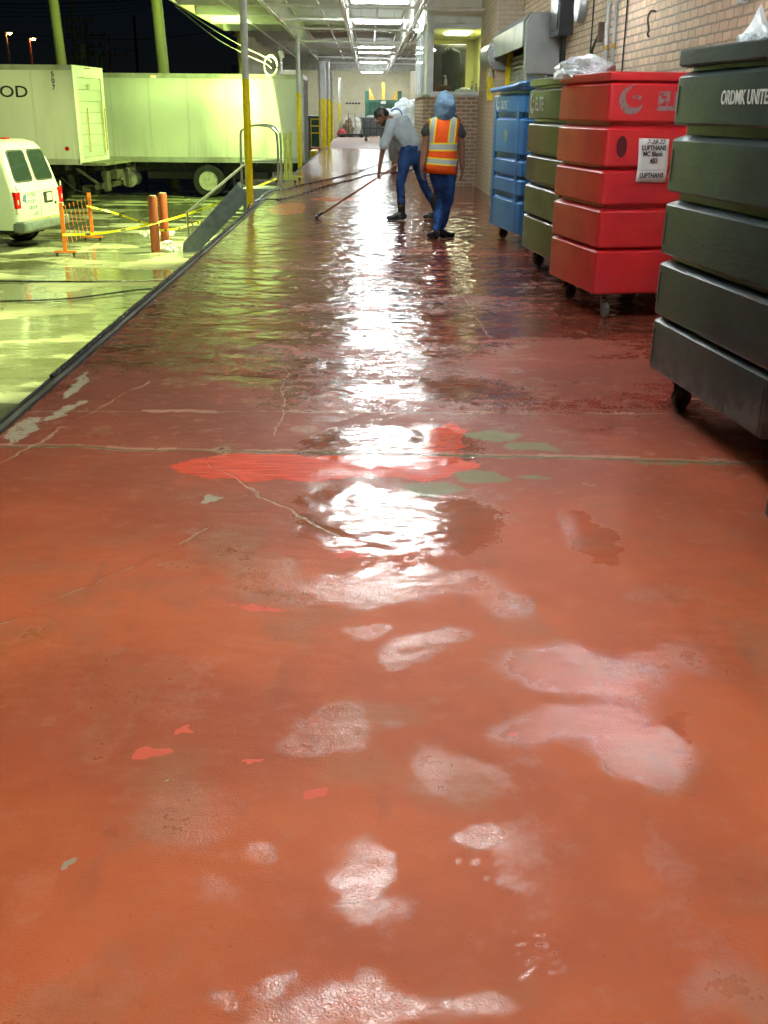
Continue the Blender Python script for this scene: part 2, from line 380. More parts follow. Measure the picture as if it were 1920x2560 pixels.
    hg = t.M('ADD', t.M('MULTIPLY', grain, t.M('MULTIPLY', fa, .0009)), t.M('MULTIPLY', pits, t.M('ADD', t.M('MULTIPLY', fa, .0007), .0003)))
    hg = t.M('ADD', hg, t.M('MULTIPLY', t.M('MAXIMUM', t.M('MAXIMUM', j1, j2), ck), -.004))
    hg = t.M('ADD', hg, t.M('MULTIPLY', t.M('MULTIPLY', t.attr('bright'), t.noise(t.sc(P, 3, 34, 1, (0, 0, .15)), 2.2, 1)), .004))
    n2 = t.bump(hg, 1.0, 1.0, n1)
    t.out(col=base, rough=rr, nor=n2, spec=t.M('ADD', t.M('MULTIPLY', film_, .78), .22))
    me.materials.append(t.m)
    o = bpy.data.objects.new('floor', me); COL.objects.link(o); struct(o)
build_floor()
conc = worn('dock_concrete', (.30, .28, .22), (.16, .15, .11), .7, scale=2)
struct(MB().bx(-1.80, 9.0, -8, 80, -1.6, -.012).build('dock_slab', conc))

# ------------------------------------------------------------------ yard ground
def build_yard():
    mb = MB()
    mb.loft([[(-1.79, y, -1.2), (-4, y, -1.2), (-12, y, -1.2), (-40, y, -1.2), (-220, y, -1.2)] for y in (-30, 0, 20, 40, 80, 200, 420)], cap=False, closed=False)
    t = NT('wet_yard_concrete'); P = t.pos('World'); x, y, z = t.sep(P)
    nb = t.noise(P, .45, 5, .6); nm = t.noise(P, 3.5, 5, .65); nf = t.noise(P, 40, 3)
    c = t.mix(t.sm(nb, .40, .62), (.48, .48, .36), (.22, .22, .14))
    c = t.mix(t.sm(nm, .5, .78, 0, .6), c, (.17, .16, .10))
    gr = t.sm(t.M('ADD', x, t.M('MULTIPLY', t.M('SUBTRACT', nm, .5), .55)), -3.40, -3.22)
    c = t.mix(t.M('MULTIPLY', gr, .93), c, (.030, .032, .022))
    wob = t.M('MULTIPLY', t.M('SUBTRACT', nm, .5), .05)
    j = t.sm(t.M('ABSOLUTE', t.M('ADD', t.M('ADD', x, 5.76), wob)), .015, .045, 1, 0)
    j2 = t.sm(t.M('ABSOLUTE', t.M('ADD', t.M('SUBTRACT', t.M('PINGPONG', y, 3.05), 1.3), wob)), .01, .03, 1, 0)
    c = t.mix(t.M('MULTIPLY', j, .75), c, (.62, .60, .50)); c = t.mix(t.M('MULTIPLY', j2, .5), c, (.14, .13, .09))
    vo = t.n.new('ShaderNodeTexVoronoi'); vo.feature = 'DISTANCE_TO_EDGE'; vo.inputs['Scale'].default_value = .55
    wv = t.n.new('ShaderNodeVectorMath'); wv.operation = 'ADD'; t.l.new(P, wv.inputs[0])
    nc = t.n.new('ShaderNodeTexNoise'); nc.inputs['Scale'].default_value = 1.6; nc.inputs['Detail'].default_value = 4; t.l.new(P, nc.inputs['Vector'])
    t.l.new(nc.outputs['Color'], wv.inputs[1]); t.l.new(wv.outputs[0], vo.inputs['Vector'])
    cr = t.sm(vo.outputs['Distance'], .004, .014, 1, 0)
    c = t.mix(t.M('MULTIPLY', cr, t.sm(nb, .4, .6, 0, .8)), c, (.07, .065, .045))
    pud = t.sm(t.M('ADD', t.noise(t.sc(P, .5, 1, 1), .9, 4, .55), t.M('MULTIPLY', nf, .04)), .44, .54)
    rip = t.noise(t.sc(P, .6, 1, 1), 3.0, 3)
    n1 = t.bump(rip, .010, 1.0)
    n2 = t.bump(t.M('MULTIPLY', t.M('ADD', nf, t.M('MULTIPLY', cr, -1)), t.M('SUBTRACT', 1.05, pud)), .004, .8, n1)
    c = t.mix(t.M('MULTIPLY', pud, .75), c, (.085, .09, .05))
    t.out(col=c, rough=t.M('ADD', t.M('MULTIPLY', pud, -.40), .47), nor=n2)
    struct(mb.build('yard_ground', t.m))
build_yard()

# edge of the dock: steel angle with rubber strips
e = thing('dock_edge', 'long grey steel edge strip with black rubber lines between red floor and yard', 'edging', (-1.83, 20, 0))
MB().bx(-.024, .010, -26, 54.5, -.10, .006).build('steel_angle', worn('edge_steel', (.42, .43, .42), (.12, .11, .10), .34, .75, scale=4, stretch=(1, .2, 1)), e, bevel=.003)
MB().bx(-.048, -.028, -26, 54.5, -.14, .014).build('rubber_strip', black_rub, e, bevel=.004)
MB().bx(-.064, -.051, -26, 54.5, -.16, .002).build('bumper_bar', alu, e, bevel=.003)

# ------------------------------------------------------------------ right wall
def build_walls():
    wl = thing('brick_wall', 'long tan pink brick wall along the right side behind the rolling bins', 'wall', (2.8, 12, 0))
    MB().bx(0, .3, -20, 3.6, -.01, 4.25).build('wall', brick_pink, wl)
    MB().bx(0, .3, 3.602, 8.44, 2.42, 4.25).build('wall_over_shutter', brick_pink, wl); MB().bx(0, .3, 3.602, 4.7, -.01, 2.418).build('wall_beside_shutter', brick_pink, wl)
    wl2 = thing('cream_wall', 'cream painted wall beyond the glazed office, carrying vertical pale strips', 'wall', (2.8, 50, 0))
    t = worn('cream_paint', (.60, .54, .42), (.45, .40, .31), .6, scale=2, lo=.45, hi=.8)
    MB().bx(0, .3, -22.4, 24.5, -.01, 4.25).build('wall', t, wl2)
    strips = MB()
    for k in range(14): strips.bx(-.06, -.002, -19 + k * 1.35, -18.75 + k * 1.35, .1, 3.3)
    strips.build('pilaster_strip', worn('strip_pale', (.62, .60, .52), (.5, .47, .4), .5), wl2, bevel=.01)
    pil = thing('brick_pilaster', 'cream brick pier between the glazed office and the roller shutter', 'pillar', (2.55, 21.9, 0))
    MB().bx(-.22, .25, -1.45, 1.45, -.01, 4.2).build('pier', brick_cream, pil, bevel=.01)
    bw = thing('end_wall', 'pale beige block wall closing the far end of the dock', 'wall', (-1, 74.4, 0))
    bmat = brick_mat('beige_block', (.62, .59, .43), (.57, .54, .40), (.48, .45, .34), 'x', .4, .2, .12, .008)
    MB().bx(-8, 4.1, 0, .3, -1.25, 4.25).build('wall', bmat, bw)
    lw = thing('metal_side_wall', 'yellow lit corrugated metal wall under the canopy edge behind the long trailer', 'wall', (-4.4, 40, -1.2))
    cm = worn('corrugated_yellow', (.55, .52, .30), (.42, .40, .22), .5, scale=2)
    m = MB(); pts = []
    y = 0
    while y < 34.2:
        pts += [(0, y), (0, y + .2), (-.04, y + .24), (-.04, y + .36), (0, y + .40)]; y += .4
    m.loft([[(p[0], p[1], z) for p in pts] for z in (0, 5.3)], cap=False, closed=False)
    m.bx(-.2, -.06, 0, 34.2, 0, 5.3).build('cladding', cm, lw)
    MB().bx(-.10, .06, -.45, -.02, 0, 5.3).build('corner_post', worn('post_yellow', (.60, .50, .14), (.5, .4, .1), .5), lw, bevel=.01)
build_walls()

# ------------------------------------------------------------------ canopy
def build_canopy():
    c = thing('dock_canopy', 'long white steel canopy roof over the red loading dock', 'roof', (0, 33, 4.2))
    t = NT('white_deck'); P = t.pos('World'); px, py, pz = t.sep(P)
    n = t.noise(t.sc(P, 1, .5, 1), 1.2, 5, .65); n2 = t.noise(P, 12, 4)
    col = t.mix(t.sm(n, .42, .75, 0, .8), (.84, .86, .85), (.60, .62, .59)); col = t.mix(t.sm(n2, .64, .8, 0, .4), col, (.32, .27, .20))
    deck = t.out(col=col, rough=.55, nor=t.bump(t.M('SINE', t.M('MULTIPLY', py, 41.0)), .012, 1.0))
    MB().bx(-4.9, 2.8, -41, 41.4, .06, .22).build('roof_deck', deck, c)
    MB().bx(-4.98, -4.902, -41, 41.4, -.16, .30).build('fascia', worn('fascia', (.56, .52, .34), (.32, .28, .16), .5, scale=3), c, bevel=.01)
    y = -40
    while y < 41:
        m = MB(); m.bx(-4.9, 2.8, y - .06, y + .06, -.20, -.185); m.bx(-4.9, 2.8, y - .008, y + .008, -.185, .045); m.bx(-4.9, 2.8, y - .06, y + .06, .045, .058)
        m.build('cross_beam', white_paint, c); y += 3.05
    for x in (-3.6, .25, 1.9):
        MB().bx(x - .03, x + .03, -41, 41, -.235, -.202).build('purlin', white_paint, c)
    for k, y in enumerate((-10.2, -7.0, -4.1, 1.2, 5.0, 8, 11, 16)):
        MB().cyl((-2.05, y, -.76), (2.75, y, -.80), .030, seg=8).build('tie_rod', white_paint, c, smooth=True)
    m = MB(); m.bx(-4.3, 2.75, 23.9, 24.12, -.80, -.60); m.bx(-4.3, 2.75, 23.97, 24.05, -.598, .04)
    m.build('deep_beam', worn('beam_grey', (.42, .42, .38), (.3, .3, .26), .5), c, bevel=.01)
    for x, z in ((1.35, -.25), (1.55, -.25), (-1.2, -.22)):
        MB().cyl((x, -41, z - .06), (x, 41, z - .06), .03, seg=8).build('ceiling_pipe', white_paint, c, smooth=True)
build_canopy()
def joist(x, zb, y0, y1, label, leg=.55):
    j = thing('lattice_joist', label, 'beam', (x, (y0 + y1) / 2, zb), group='white lattice joists under the canopy roof')
    L = (y1 - y0) / 2; top = 3.98 - zb
    m = MB(); m.bar((-.025, -L, 0), (-.025, L, 0), .03, .03); m.bar((.025, -L, 0), (.025, L, 0), .03, .03); m.build('bottom_chord', white_paint, j)
    m = MB(); m.bar((-.03, -L, top), (-.03, L, top), .04, .04); m.bar((.03, -L, top), (.03, L, top), .04, .04); m.build('top_chord', white_paint, j)
    m = MB(); n = int((y1 - y0) / leg); s = -L
    for k in range(n):
        a = s + k * leg
        m.bar((0, a, 0), (0, a + leg / 2, top), .016, .016); m.bar((0, a + leg / 2, top), (0, a + leg, 0), .016, .016)
    m.build('web_rods', white_paint, j)
joist(-2.05, 3.44, -8, 46.5, 'leftmost white lattice joist, along the line of yellow and white posts')
joist(-.46, 3.28, -8, 57, 'middle white lattice joist, left of the fluorescent lamps')
joist(1.0, 3.28, -8, 57, 'white lattice joist right of the fluorescent lamps, nearest the office')

# posts
post_white = worn('post_white', (.62, .65, .66), (.46, .48, .48), .35, scale=4)
post_yel = worn('post_yellow_gloss', (.86, .68, .006), (.70, .50, .01), .28, scale=6, lo=.62, hi=.78)
def post(x, y, label, r=.058, sq=0):
    p = thing('canopy_post', label, 'post', (x, y, 0), group='yellow and white posts along the dock edge')
    if sq:
        MB().bx(-sq, sq, -sq, sq, 1.96, 3.4).build('shaft', post_white, p, bevel=.008)
        MB().bx(-sq - .002, sq + .002, -sq, sq, -.3, 1.96).build('yellow_section', post_yel, p, bevel=.008)
        MB().bx(-sq + .06, -sq + .10, -sq - .03, -sq - .002, 0, 3.4).build('flange', post_white, p)
    else:
        MB().cyl((0, 0, 1.96), (0, 0, 3.4), r, seg=20).build('shaft', post_white, p, smooth=True)
        MB().cyl((0, 0, -.3), (0, 0, 1.959), r + .0015, seg=20).build('yellow_section', post_yel, p, smooth=True)
    MB().bx(-.11, .11, -.11, .11, 3.40, 3.425).build('cap_plate', white_paint, p, bevel=.003)
    return p
P1 = post(-1.94, 17.85, 'nearest and tallest seeming pole, yellow below and white above, beside the ramp stairs')
post(-1.93, 31.2, 'second slim yellow and white pole, in front of the rear of the long trailer')
post(-1.93, 47.4, 'thick square yellow and white column with a yellow guard rail beside it', sq=.15)
post(-1.66, 47.3, 'round yellow and white pole standing against the thick square column', r=.075)
post(-1.93, 60, 'yellow and white pole just beyond the thick square column', r=.075)
post(-1.78, 71, 'farthest yellow and white pole, close to the beige end wall', r=.075)

# fluorescent fixtures
house = worn('lamp_housing', (.86, .87, .84), (.8, .8, .77), .5)
def fixture(y, label, z=3.7):
    f = thing('fluorescent_lamp', label, 'ceiling lamp', (.27, y, z), group='fluorescent tube lamps under the canopy')
    m = MB(); m.prism([(-.66, -.12, .022), (-.66, -.05, .085), (-.66, .05, .085), (-.66, .12, .022), (-.66, .115, .018), (-.66, .045, .048), (-.66, -.045, .048), (-.66, -.115, .018)], (1.32, 0, 0)); m.build('housing', house, f, bevel=.003)
    for s in (-1, 1):
        MB().cyl((-.61, s * .05, .006), (.61, s * .05, .006), .019, seg=8).build('tube', lens_white, f, smooth=True)
        MB().cyl((s * .45, 0, .078), (s * .45, 0, .30), .006, seg=6).build('hanger', grey_steel, f)
    return f
for y, lb in ((5.0, 'fluorescent lamp overhead near the camera'), (12.8, 'second fluorescent lamp overhead, before the nearest pole'), (18.5, 'third fluorescent lamp, above the nearest yellow and white pole'),
              (25.0, 'fluorescent lamp at the top edge of the photo, the nearest one seen'), (30.6, 'dim single fluorescent lamp second from the top edge of the photo'),
              (42.2, 'upper lamp of the bright pair of fluorescent lamps hung between the joists'), (46.0, 'lower lamp of the bright pair of fluorescent lamps hung between the joists'),
              (55.0, 'fluorescent lamp just before the deep grey beam'), (66.5, 'farthest fluorescent lamp, beyond the deep beam by the end wall'),
              (-0.9, 'fluorescent lamp overhead behind the camera')):
    fixture(y, lb, 3.7 if y < 57 else 3.62)
for x, y, lb in ((-2.6, 62, 'unseen left lamp added to brighten the far room, behind the deep beam'), (.27, 61, 'unseen middle lamp added to brighten the far room, behind the deep beam'), (1.9, 63, 'unseen right lamp added to brighten the far room, behind the deep beam'), (-2.2, 70.5, 'unseen lamp added in the far left corner to brighten the far room'), (1.6, 71, 'unseen lamp added in the far right corner to brighten the far room')):
    fixture(y, lb, 3.95).location.x = x  # unseen lamps added behind the deep beam to brighten the end wall
bulb_glow = emit('bulb_glow', (.97, .98, 1.0), 400)
def bulb(x, y, z, label):
    b = thing('bulb_lamp', label, 'lamp', (x, y, z), group='bare bulb lamps along the right side')
    MB().cyl((0, 0, .12), (0, 0, .40), .012, seg=8).build('stem', grey_steel, b)
    MB().lathe([(.02, .12), (.045, .10), (.075, .02), (.08, .0), (.07, .004), (.03, .08)], (0, 0, 0), seg=16).build('reflector', house, b, smooth=True)
    MB().lathe([(.004, -.045), (.028, -.03), (.036, 0), (.028, .03), (.012, .06)], (0, 0, 0), seg=8).build('bulb', bulb_glow, b, smooth=True)
bulb(2.45, 21.3, 3.14, 'bright bare bulb lamp above the shutter hood beside the brick wall')
bulb(1.17, 27.0, 3.30, 'bare bulb lamp hanging left of the office windows')
bulb(2.1, 11.6, 3.3, 'bare bulb lamp above the red bin, seen mirrored in the wet floor')
bulb(2.05, 7.2, 3.3, 'bare bulb lamp above the nearest charcoal bins, seen mirrored in the wet floor')
#PART2
# ------------------------------------------------------------------ flood lamps on the canopy edge
flood_glow = emit('flood_glow', (1.0, 1.0, .55), 70)
def flood(x, y, z, aim, label, power=FLOOD_W, size=150, blend=.12, colr=(.84, 1.0, .33)):
    f = thing('flood_lamp', label, 'flood lamp', (x, y, z), group='yellow green flood lamps facing the yard')
    d = Vector(aim).normalized(); q = d.to_track_quat('-Z', 'Y')
    def pt(a): return tuple(q @ Vector(a))
    m = MB(); m.loft([[pt((sx * w, sy * h, zz)) for sx, sy in ((-1, -1), (1, -1), (1, 1), (-1, 1))] for w, h, zz in ((.10, .08, .12), (.17, .12, .0), (.17, .12, -.02), (.155, .105, -.02), (.155, .105, -.005), (.09, .07, .04))])
    m.build('lamp_head', house, f, bevel=.004)
    m = MB(); m.loft([[pt((sx * .15, sy * .10, zz)) for sx, sy in ((-1, -1), (1, -1), (1, 1), (-1, 1))] for zz in (-.006, -.010)])
    m.build('lamp_glass', flood_glow, f)
    MB().tube([(0, 0, .10), (.05, 0, .25), (.25, 0, .33)], .014).build('bracket', grey_steel, f, smooth=True)
    L = bpy.data.lights.new('flood_light', 'SPOT'); L.energy = power; L.color = colr; L.spot_size = R(size); L.spot_blend = blend; L.shadow_soft_size = .07
    lo = bpy.data.objects.new('flood_light', L); COL.objects.link(lo); lo.parent = f
    lo.matrix_local = Matrix.Translation(d * .05) @ q.to_matrix().to_4x4()
    return f
flood(-2.62, 33.7, 3.02, (-1, -.03, -.34), 'glaring flood lamp above the long trailer by the coiled cable', 600, 151, .05, (.66, 1.0, .20))
flood(-2.9, 13.0, 3.7, (-1, .25, -1.0), 'flood lamp on the canopy edge over the barricade side of the yard', 1200, 118, .3)
flood(-2.9, 3.5, 3.7, (-1, .15, -1), 'flood lamp on the canopy edge nearest the camera', 650, 125, .3)
flood(-2.6, 22.5, 3.7, (-1, .3, -1.0), 'flood lamp on the canopy edge above the ramp stairs', 1300, 112, .3)
# ------------------------------------------------------------------ trailers
def trailer_skin():
    t = NT('trailer_white'); P = t.pos(); x, y, z = t.sep(P)
    n = t.noise(t.sc(P, 1, 1, .25), 1.1, 4); st = t.noise(t.sc(P, 6, 6, .25), 2.2, 3)
    c = t.mix(t.sm(n, .4, .75), (.72, .74, .70), (.60, .62, .57)); c = t.mix(t.sm(st, .58, .8, 0, .14), c, (.36, .36, .28))
    d = t.M('ABSOLUTE', t.M('SUBTRACT', t.M('PINGPONG', x, .61), .02)); sm_ = t.sm(d, .003, .012, 1, 0)
    c = t.mix(t.M('MULTIPLY', sm_, .45), c, (.30, .31, .28))
    low = t.M('MULTIPLY', t.sm(z, 1.3, 1.9, 1, 0), t.sm(st, .4, .7)); c = t.mix(t.M('MULTIPLY', low, .18), c, (.25, .23, .15))
    return t.out(col=c, rough=.34, nor=t.bump(t.M('ADD', t.M('MULTIPLY', sm_, -.004), t.M('MULTIPLY', t.noise(P, .9, 2), .010)), 1.0, .8))
trail_white = trailer_skin()
trail_frame = worn('trailer_trim', (.50, .52, .48), (.36, .36, .30), .4, .2, scale=2)
rust_yel = worn('rusty_door_bar', (.55, .42, .10), (.30, .16, .05), .5, scale=12)
ink = worn('dark_lettering', (.02, .025, .03), (.03, .03, .04), .5)
lens_red = worn('red_lens', (.55, .01, .015), (.4, .008, .01), .15)
lens_amber = emit('amber_lens', (1.0, .35, .05), .5)
rim_white = worn('rim_white', (.60, .60, .48), (.40, .38, .28), .4, scale=8)
def wheel(parent, c, r=.52, wd=.28, axis='Y', side=-1, rim=None, name='wheel'):
    """tyre + dished rim; side = which way along the axis the rim faces"""
    h = wd / 2; prof = [(r * .57, 0), (r * .58, -h), (r * .93, -h), (r * .985, -h * .8), (r, -h * .4), (r, h * .4), (r * .985, h * .8), (r * .93, h), (r * .58, h), (r * .57, 0)]
    t = MB().lathe(prof, c, axis, 36, False).build(name, black_rub, parent, smooth=True)
    s = side; q = h * s
    rp = [(r * .60, q * .96), (r * .56, q * .99), (r * .50, q * .55), (r * .34, q * .25), (r * .20, q * .3), (r * .19, q * .75), (r * .10, q * .8), (.003, q * .8)]
    MB().lathe(rp, c, axis, 32).build('rim', rim or rim_white, t, smooth=True)
    m = MB()
    for k in range(10):
        a = 2 * math.pi * k / 10; u, v = r * .27 * math.cos(a), r * .27 * math.sin(a)
        p = {'Y': (c[0] + v, c[1] + q * .3, c[2] + u), 'X': (c[0] + q * .3, c[1] + u, c[2] + v)}[axis]
        p2 = {'Y': (p[0], p[1] + q * .28, p[2]), 'X': (p[0] + q * .28, p[1], p[2])}[axis]
        m.cyl(p, p2, r * .042, seg=8)
    m.build('wheel_nuts', black_steel, t)
    return t
def trailer(name, label, cat, loc, rz, L, zb, zt, skirt):
    t = thing(name, label, cat, loc, rz); W = 1.25
    MB().bx(.06, L, -W + .005, W - .005, zb, zt - .05).build('cargo_box', trail_white, t, bevel=.012)
    m = MB(); m.bx(.0, L + .01, -W - .012, -W + .03, zt - .13, zt + .01); m.bx(0, L + .01, W - .03, W + .012, zt - .13, zt + .01); m.bx(0, L, -W + .032, W - .032, zt - .048, zt - .005)
    m.build('roof_rail', trail_frame, t, bevel=.004)
    m = MB(); m.bx(.0, L + .01, -W - .010, -W + .03, zb - skirt, zb + .02); m.bx(0, L + .01, W - .03, W + .010, zb - skirt, zb + .02)
    m.build('bottom_rail', trail_frame, t, bevel=.004)
    return t
# nearer box truck, seen at its rear corner
T1 = trailer('box_truck', 'white box truck with dark lettering OOD and 507 parked behind the van', 'truck', (-8.12, 32.7, -1.2), R(174.3), 8.5, 1.32, 3.82, .14)
m = MB()
m.bx(-.01, .06, -1.26, -1.02, 1.2, 3.83); m.bx(-.01, .06, .95, 1.26, 1.2, 3.83); m.bx(-.012, .06, -1.02, .95, 3.52, 3.83); m.bx(-.012, .06, -1.02, .95, 1.18, 1.36)
m.build('rear_frame', trail_white, T1, bevel=.006)
m = MB()
for k in range(7): m.bx(.02 , .05, -1.018, .948, 1.37 + k * .305, 1.37 + k * .305 + .298)
m.build('roll_door', trail_white, T1, bevel=.006)
for yy in (.35, -1.12): MB().bx(-.035, -.015, yy - .022, yy + .022, 1.5, 2.7).build('door_bar', rust_yel, T1, bevel=.004)
MB().bx(-.03, -.013, -.95, -.9, 1.45, 2.9).build('door_bar', rust_yel, T1, bevel=.004)
MB().bx(-.72, .0, -1.2, 1.2, 1.16, 1.24).build('rear_step', worn('step_plate', (.22, .22, .15), (.10, .10, .07), .6, .3), T1, bevel=.01)
MB().bx(-.03, -.013, .2, .32, 3.62, 3.68).build('marker_lamp', lens_amber, T1)
m = MB()
for k in range(3): m.bx(-.03, -.013, -.1 + k * .16, -.03 + k * .16, 3.76, 3.79)
m.build('marker_lamp', lens_red, T1)
m = MB(); m.bx(.2, 7, -.46, -.34, .85, 1.16); m.bx(.2, 7, .34, .46, .85, 1.16)
for k in range(6): m.bx(.4 + k * 1.1, .5 + k * 1.1, -1.2, 1.2, 1.02, 1.17)
m.build('chassis_rail', black_steel, T1, bevel=.01)
m = MB(); m.bx(-.45, -.33, -1.15, 1.15, .50, .64); m.bx(-.43, -.35, -.6, -.5, .6, 1.16); m.bx(-.43, -.35, .5, .6, .6, 1.16); m.bx(-.75, -.55, -.25, .35, .75, 1.0); m.bx(-.7, -.58, .8, 1.1, .45, 1.0); m.bx(-.7, -.58, -1.1, -.85, .45, 1.0)
m.bar((-.4, -.9, .6), (.3, -.9, 1.1), .07, .07); m.bar((-.4, .9, .6), (.3, .9, 1.1), .07, .07); m.bx(-.1, .3, .15, .5, .3, .55)
m.build('rear_bumper', worn('greasy_steel', (.08, .08, .055), (.03, .03, .02), .55, .2), T1, bevel=.008)
for yy in (.98, -.98): wheel(T1, (1.6, yy, .48), .48, .5, side=1 if yy > 0 else -1)
m = MB(); m.tube([(-.4, .3, .95), (-.2, .5, .5), (.3, .7, .4), (.8, .8, .8)], .02, smooth_n=4); m.build('air_hose', black_rub, T1, smooth=True)
MB().cyl((.35, 1.252, 1.62), (.35, 1.262, 1.62), .06, seg=16).build('reflector', lens_red, T1)
text('FOOD', .43, ink, T1, frame((2.86, 1.252, 2.98), (-1, 0, 0), (0, 0, 1)), 1.25, .004)
for k, ch in enumerate('507'):
    text(ch, .19, ink, T1, frame((.62, 1.252, 3.52 - .17 * k), (-1, 0, 0), (0, 0, 1)), 1.0, .004)
text('507', .22, worn('faded_lettering', (.30, .33, .25), (.4, .4, .3), .6), T1, frame((-.002, .25, 3.2), (0, -1, 0), (0, 0, 1)), .9, .002)
# long trailer backed onto the dock
T2 = trailer('semi_trailer', 'long plain white trailer backed against the dock, standing across the yard', 'trailer', (-2.08, 36.75, -1.2), R(180), 15.8, 1.24, 3.74, .15)
m = MB(); m.bx(-.04, .06, -1.26, -1.14, 1.1, 3.75); m.bx(-.04, .06, 1.14, 1.26, 1.1, 3.75); m.bx(-.04, .06, -1.14, 1.14, 3.6, 3.75); m.bx(-.045, .06, -1.14, 1.14, 1.1, 1.26)
m.build('rear_frame', galv, T2, bevel=.006)
for s in (-1, 1):
    MB().bx(-.02, .03, .02 * s, 1.13 * s, 1.27, 3.59).build('rear_door', trail_white, T2, bevel=.006)
    for q in (.35, .85): MB().cyl((-.05, q * s, 1.15), (-.05, q * s, 3.62), .018, seg=8).build('lock_rod', galv, T2, smooth=True)
m = MB(); m.bx(.3, 15, -.5, -.38, .78, 1.10); m.bx(.3, 15, .38, .5, .78, 1.10)
for k in range(26): m.bx(.4 + k * .58, .46 + k * .58, -1.22, 1.22, 1.0, 1.11)
m.build('chassis_rail', black_steel, T2, bevel=.01)
m = MB(); m.bx(1.2, 5.2, -.65, .65, .55, .78); m.bx(-.05, .1, -1.1, 1.1, .48, .6); m.bx(0, .08, -.5, -.42, .6, 1.1); m.bx(0, .08, .42, .5, .6, 1.1)
m.build('axle_frame', black_steel, T2, bevel=.01)
for xx in (3.12,):
    for yy in (.94, -.94):
        wheel(T2, (xx, yy, .52), .52, .56, side=1 if yy > 0 else -1)
for yy in (-1, 1):
    MB().bx(2.28, 2.30, .7 * yy, 1.2 * yy, .25, .95).build('mud_flap', black_rub, T2)
m = MB(); m.cyl((5.75, .2, .55), (5.75, 1.0, .55), .26, seg=20); m.bx(5.6, 5.9, .5, .6, .7, 1.1); m.build('air_tank', worn('tank_grey', (.36, .36, .30), (.2, .2, .15), .5), T2, smooth=True)
m = MB(); m.bx(12.2, 12.35, .7, .85, .15, 1.1); m.bx(12.2, 12.35, -.85, -.7, .15, 1.1); m.bx(12.05, 12.5, .6, .95, 0, .12); m.build('landing_gear', black_steel, T2)
m = MB()
for xx in (4.6, 6.7): m.bx(xx, xx + .16, 1.262, 1.275, 3.62, 3.68)
m.build('marker_lamp', lens_amber, T2)

# ------------------------------------------------------------------ van
van_p = worn('van_paint', (.50, .56, .52), (.46, .51, .47), .22, scale=1, bump=.0002, rvar=.04)
vglass = glassy('van_glass', (.02, .035, .03), .04)
V = thing('cargo_van', 'white cargo van with red tail lamp and company name, rear towards the dock', 'van', (-6.78, 22.35, -1.2), R(168.5))
secs = [(.40, .02, 5.35, .93), (.55, -.02, 5.45, .985), (.78, -.03, 5.50, 1.0), (1.02, -.02, 5.48, 1.0), (1.12, -.005, 5.35, .985), (1.22, .03, 4.6, .97), (1.60, .1386, 4.15, .93), (1.92, .23, 3.8, .86), (2.04, .32, 3.6, .79), (2.10, .50, 3.4, .66), (2.12, .8, 3.1, .45)]
m = MB(); m.loft([rrect(x0, x1, -wv, wv, z, min(.22, .12 + (z > 1.9) * .1), 6) for z, x0, x1, wv in secs]); m.build('body', van_p, V, smooth=True, angle=50)
def rearx(z):
    for (a, xa, _, _), (b, xb, _, _) in zip(secs, secs[1:]):
        if a <= z <= b: return xa + (xb - xa) * (z - a) / (b - a)
def vquad(y0, y1, z0, z1, off, y0t=None, y1t=None, th=.006, r=.05):
    y0t = y0 if y0t is None else y0t; y1t = y1 if y1t is None else y1t; pts = []
    base = rrect(0, 1, 0, 1, 0, .13, 4)
    ring = []
    for (u, v, _) in base:
        z = z0 + (z1 - z0) * v; y = (y0 + (y1 - y0) * u) * (1 - v) + (y0t + (y1t - y0t) * u) * v
        ring.append((rearx(z) - off, y, z))
    return ring
for s in (1, -1):
    m = MB(); m.loft([vquad(.05 * s, .80 * s, 1.30, 1.918, -.01, .05 * s, .73 * s), vquad(.05 * s, .80 * s, 1.30, 1.918, .006, .05 * s, .73 * s)]); fr = m.build('window', black_rub, V)
    m = MB(); m.loft([vquad(.085 * s, .765 * s, 1.335, 1.888, .0055, .085 * s, .695 * s), vquad(.085 * s, .765 * s, 1.335, 1.888, .009, .085 * s, .695 * s)]); m.build('pane', vglass, fr)
m = MB(); m.loft([[(rearx(z) - .003, -.005, z), (rearx(z) - .003, .005, z), (rearx(z) + .02, .005, z), (rearx(z) + .02, -.005, z)] for z in (.6, .78, 1.02, 1.12, 1.22, 1.6, 1.92, 2.0)]); m.build('door_seam', ink, V)
MB().bx(-.024, .0, -.9, .9, 1.105, 1.112).build('door_crease', van_p, V)
for s in (1, -1):
    for z in (.9, 1.16): MB().bx(-.045, -.02, .9 * s, .93 * s, z, z + .09).build('hinge', van_p, V)
for s in (1, -1):
    m = MB(); m.bx(-.038, .05, .80 * s, .975 * s, .82, 1.14); tl = m.build('tail_lamp', lens_red, V, bevel=.012)
    MB().bx(-.040, .05, .805 * s, .97 * s, .73, .815).build('clear_lens', worn('clear_lens', (.6, .6, .55), (.45, .45, .4), .15), tl, bevel=.01)
m = MB(); m.loft([rrect(x0, .12, -wv, wv, z, .06, 4) for z, x0, wv in ((.36, -.14, .93), (.40, -.17, .98), (.54, -.17, .98), (.575, -.15, .95))]); bmp = m.build('rear_bumper', worn('bumper_grey', (.13, .16, .17), (.08, .09, .09), .35), V, smooth=True)
m = MB()
for k in range(9): m.bx(-.155, .0, -.55 + k * .13, -.47 + k * .13, .5755, .581)
m.build('step_pad', worn('pad_yellow', (.45, .40, .12), (.2, .18, .06), .6), bmp)
m = MB(); m.bx(-.040, -.028, -.52, -.16, .86, 1.08); pl_ = m.build('plate_recess', black_steel, V, bevel=.004)
MB().bx(-.046, -.041, -.47, -.26, .90, 1.05).build('paper_tag', worn('plate_white', (.62, .62, .55), (.5, .5, .45), .4), pl_)
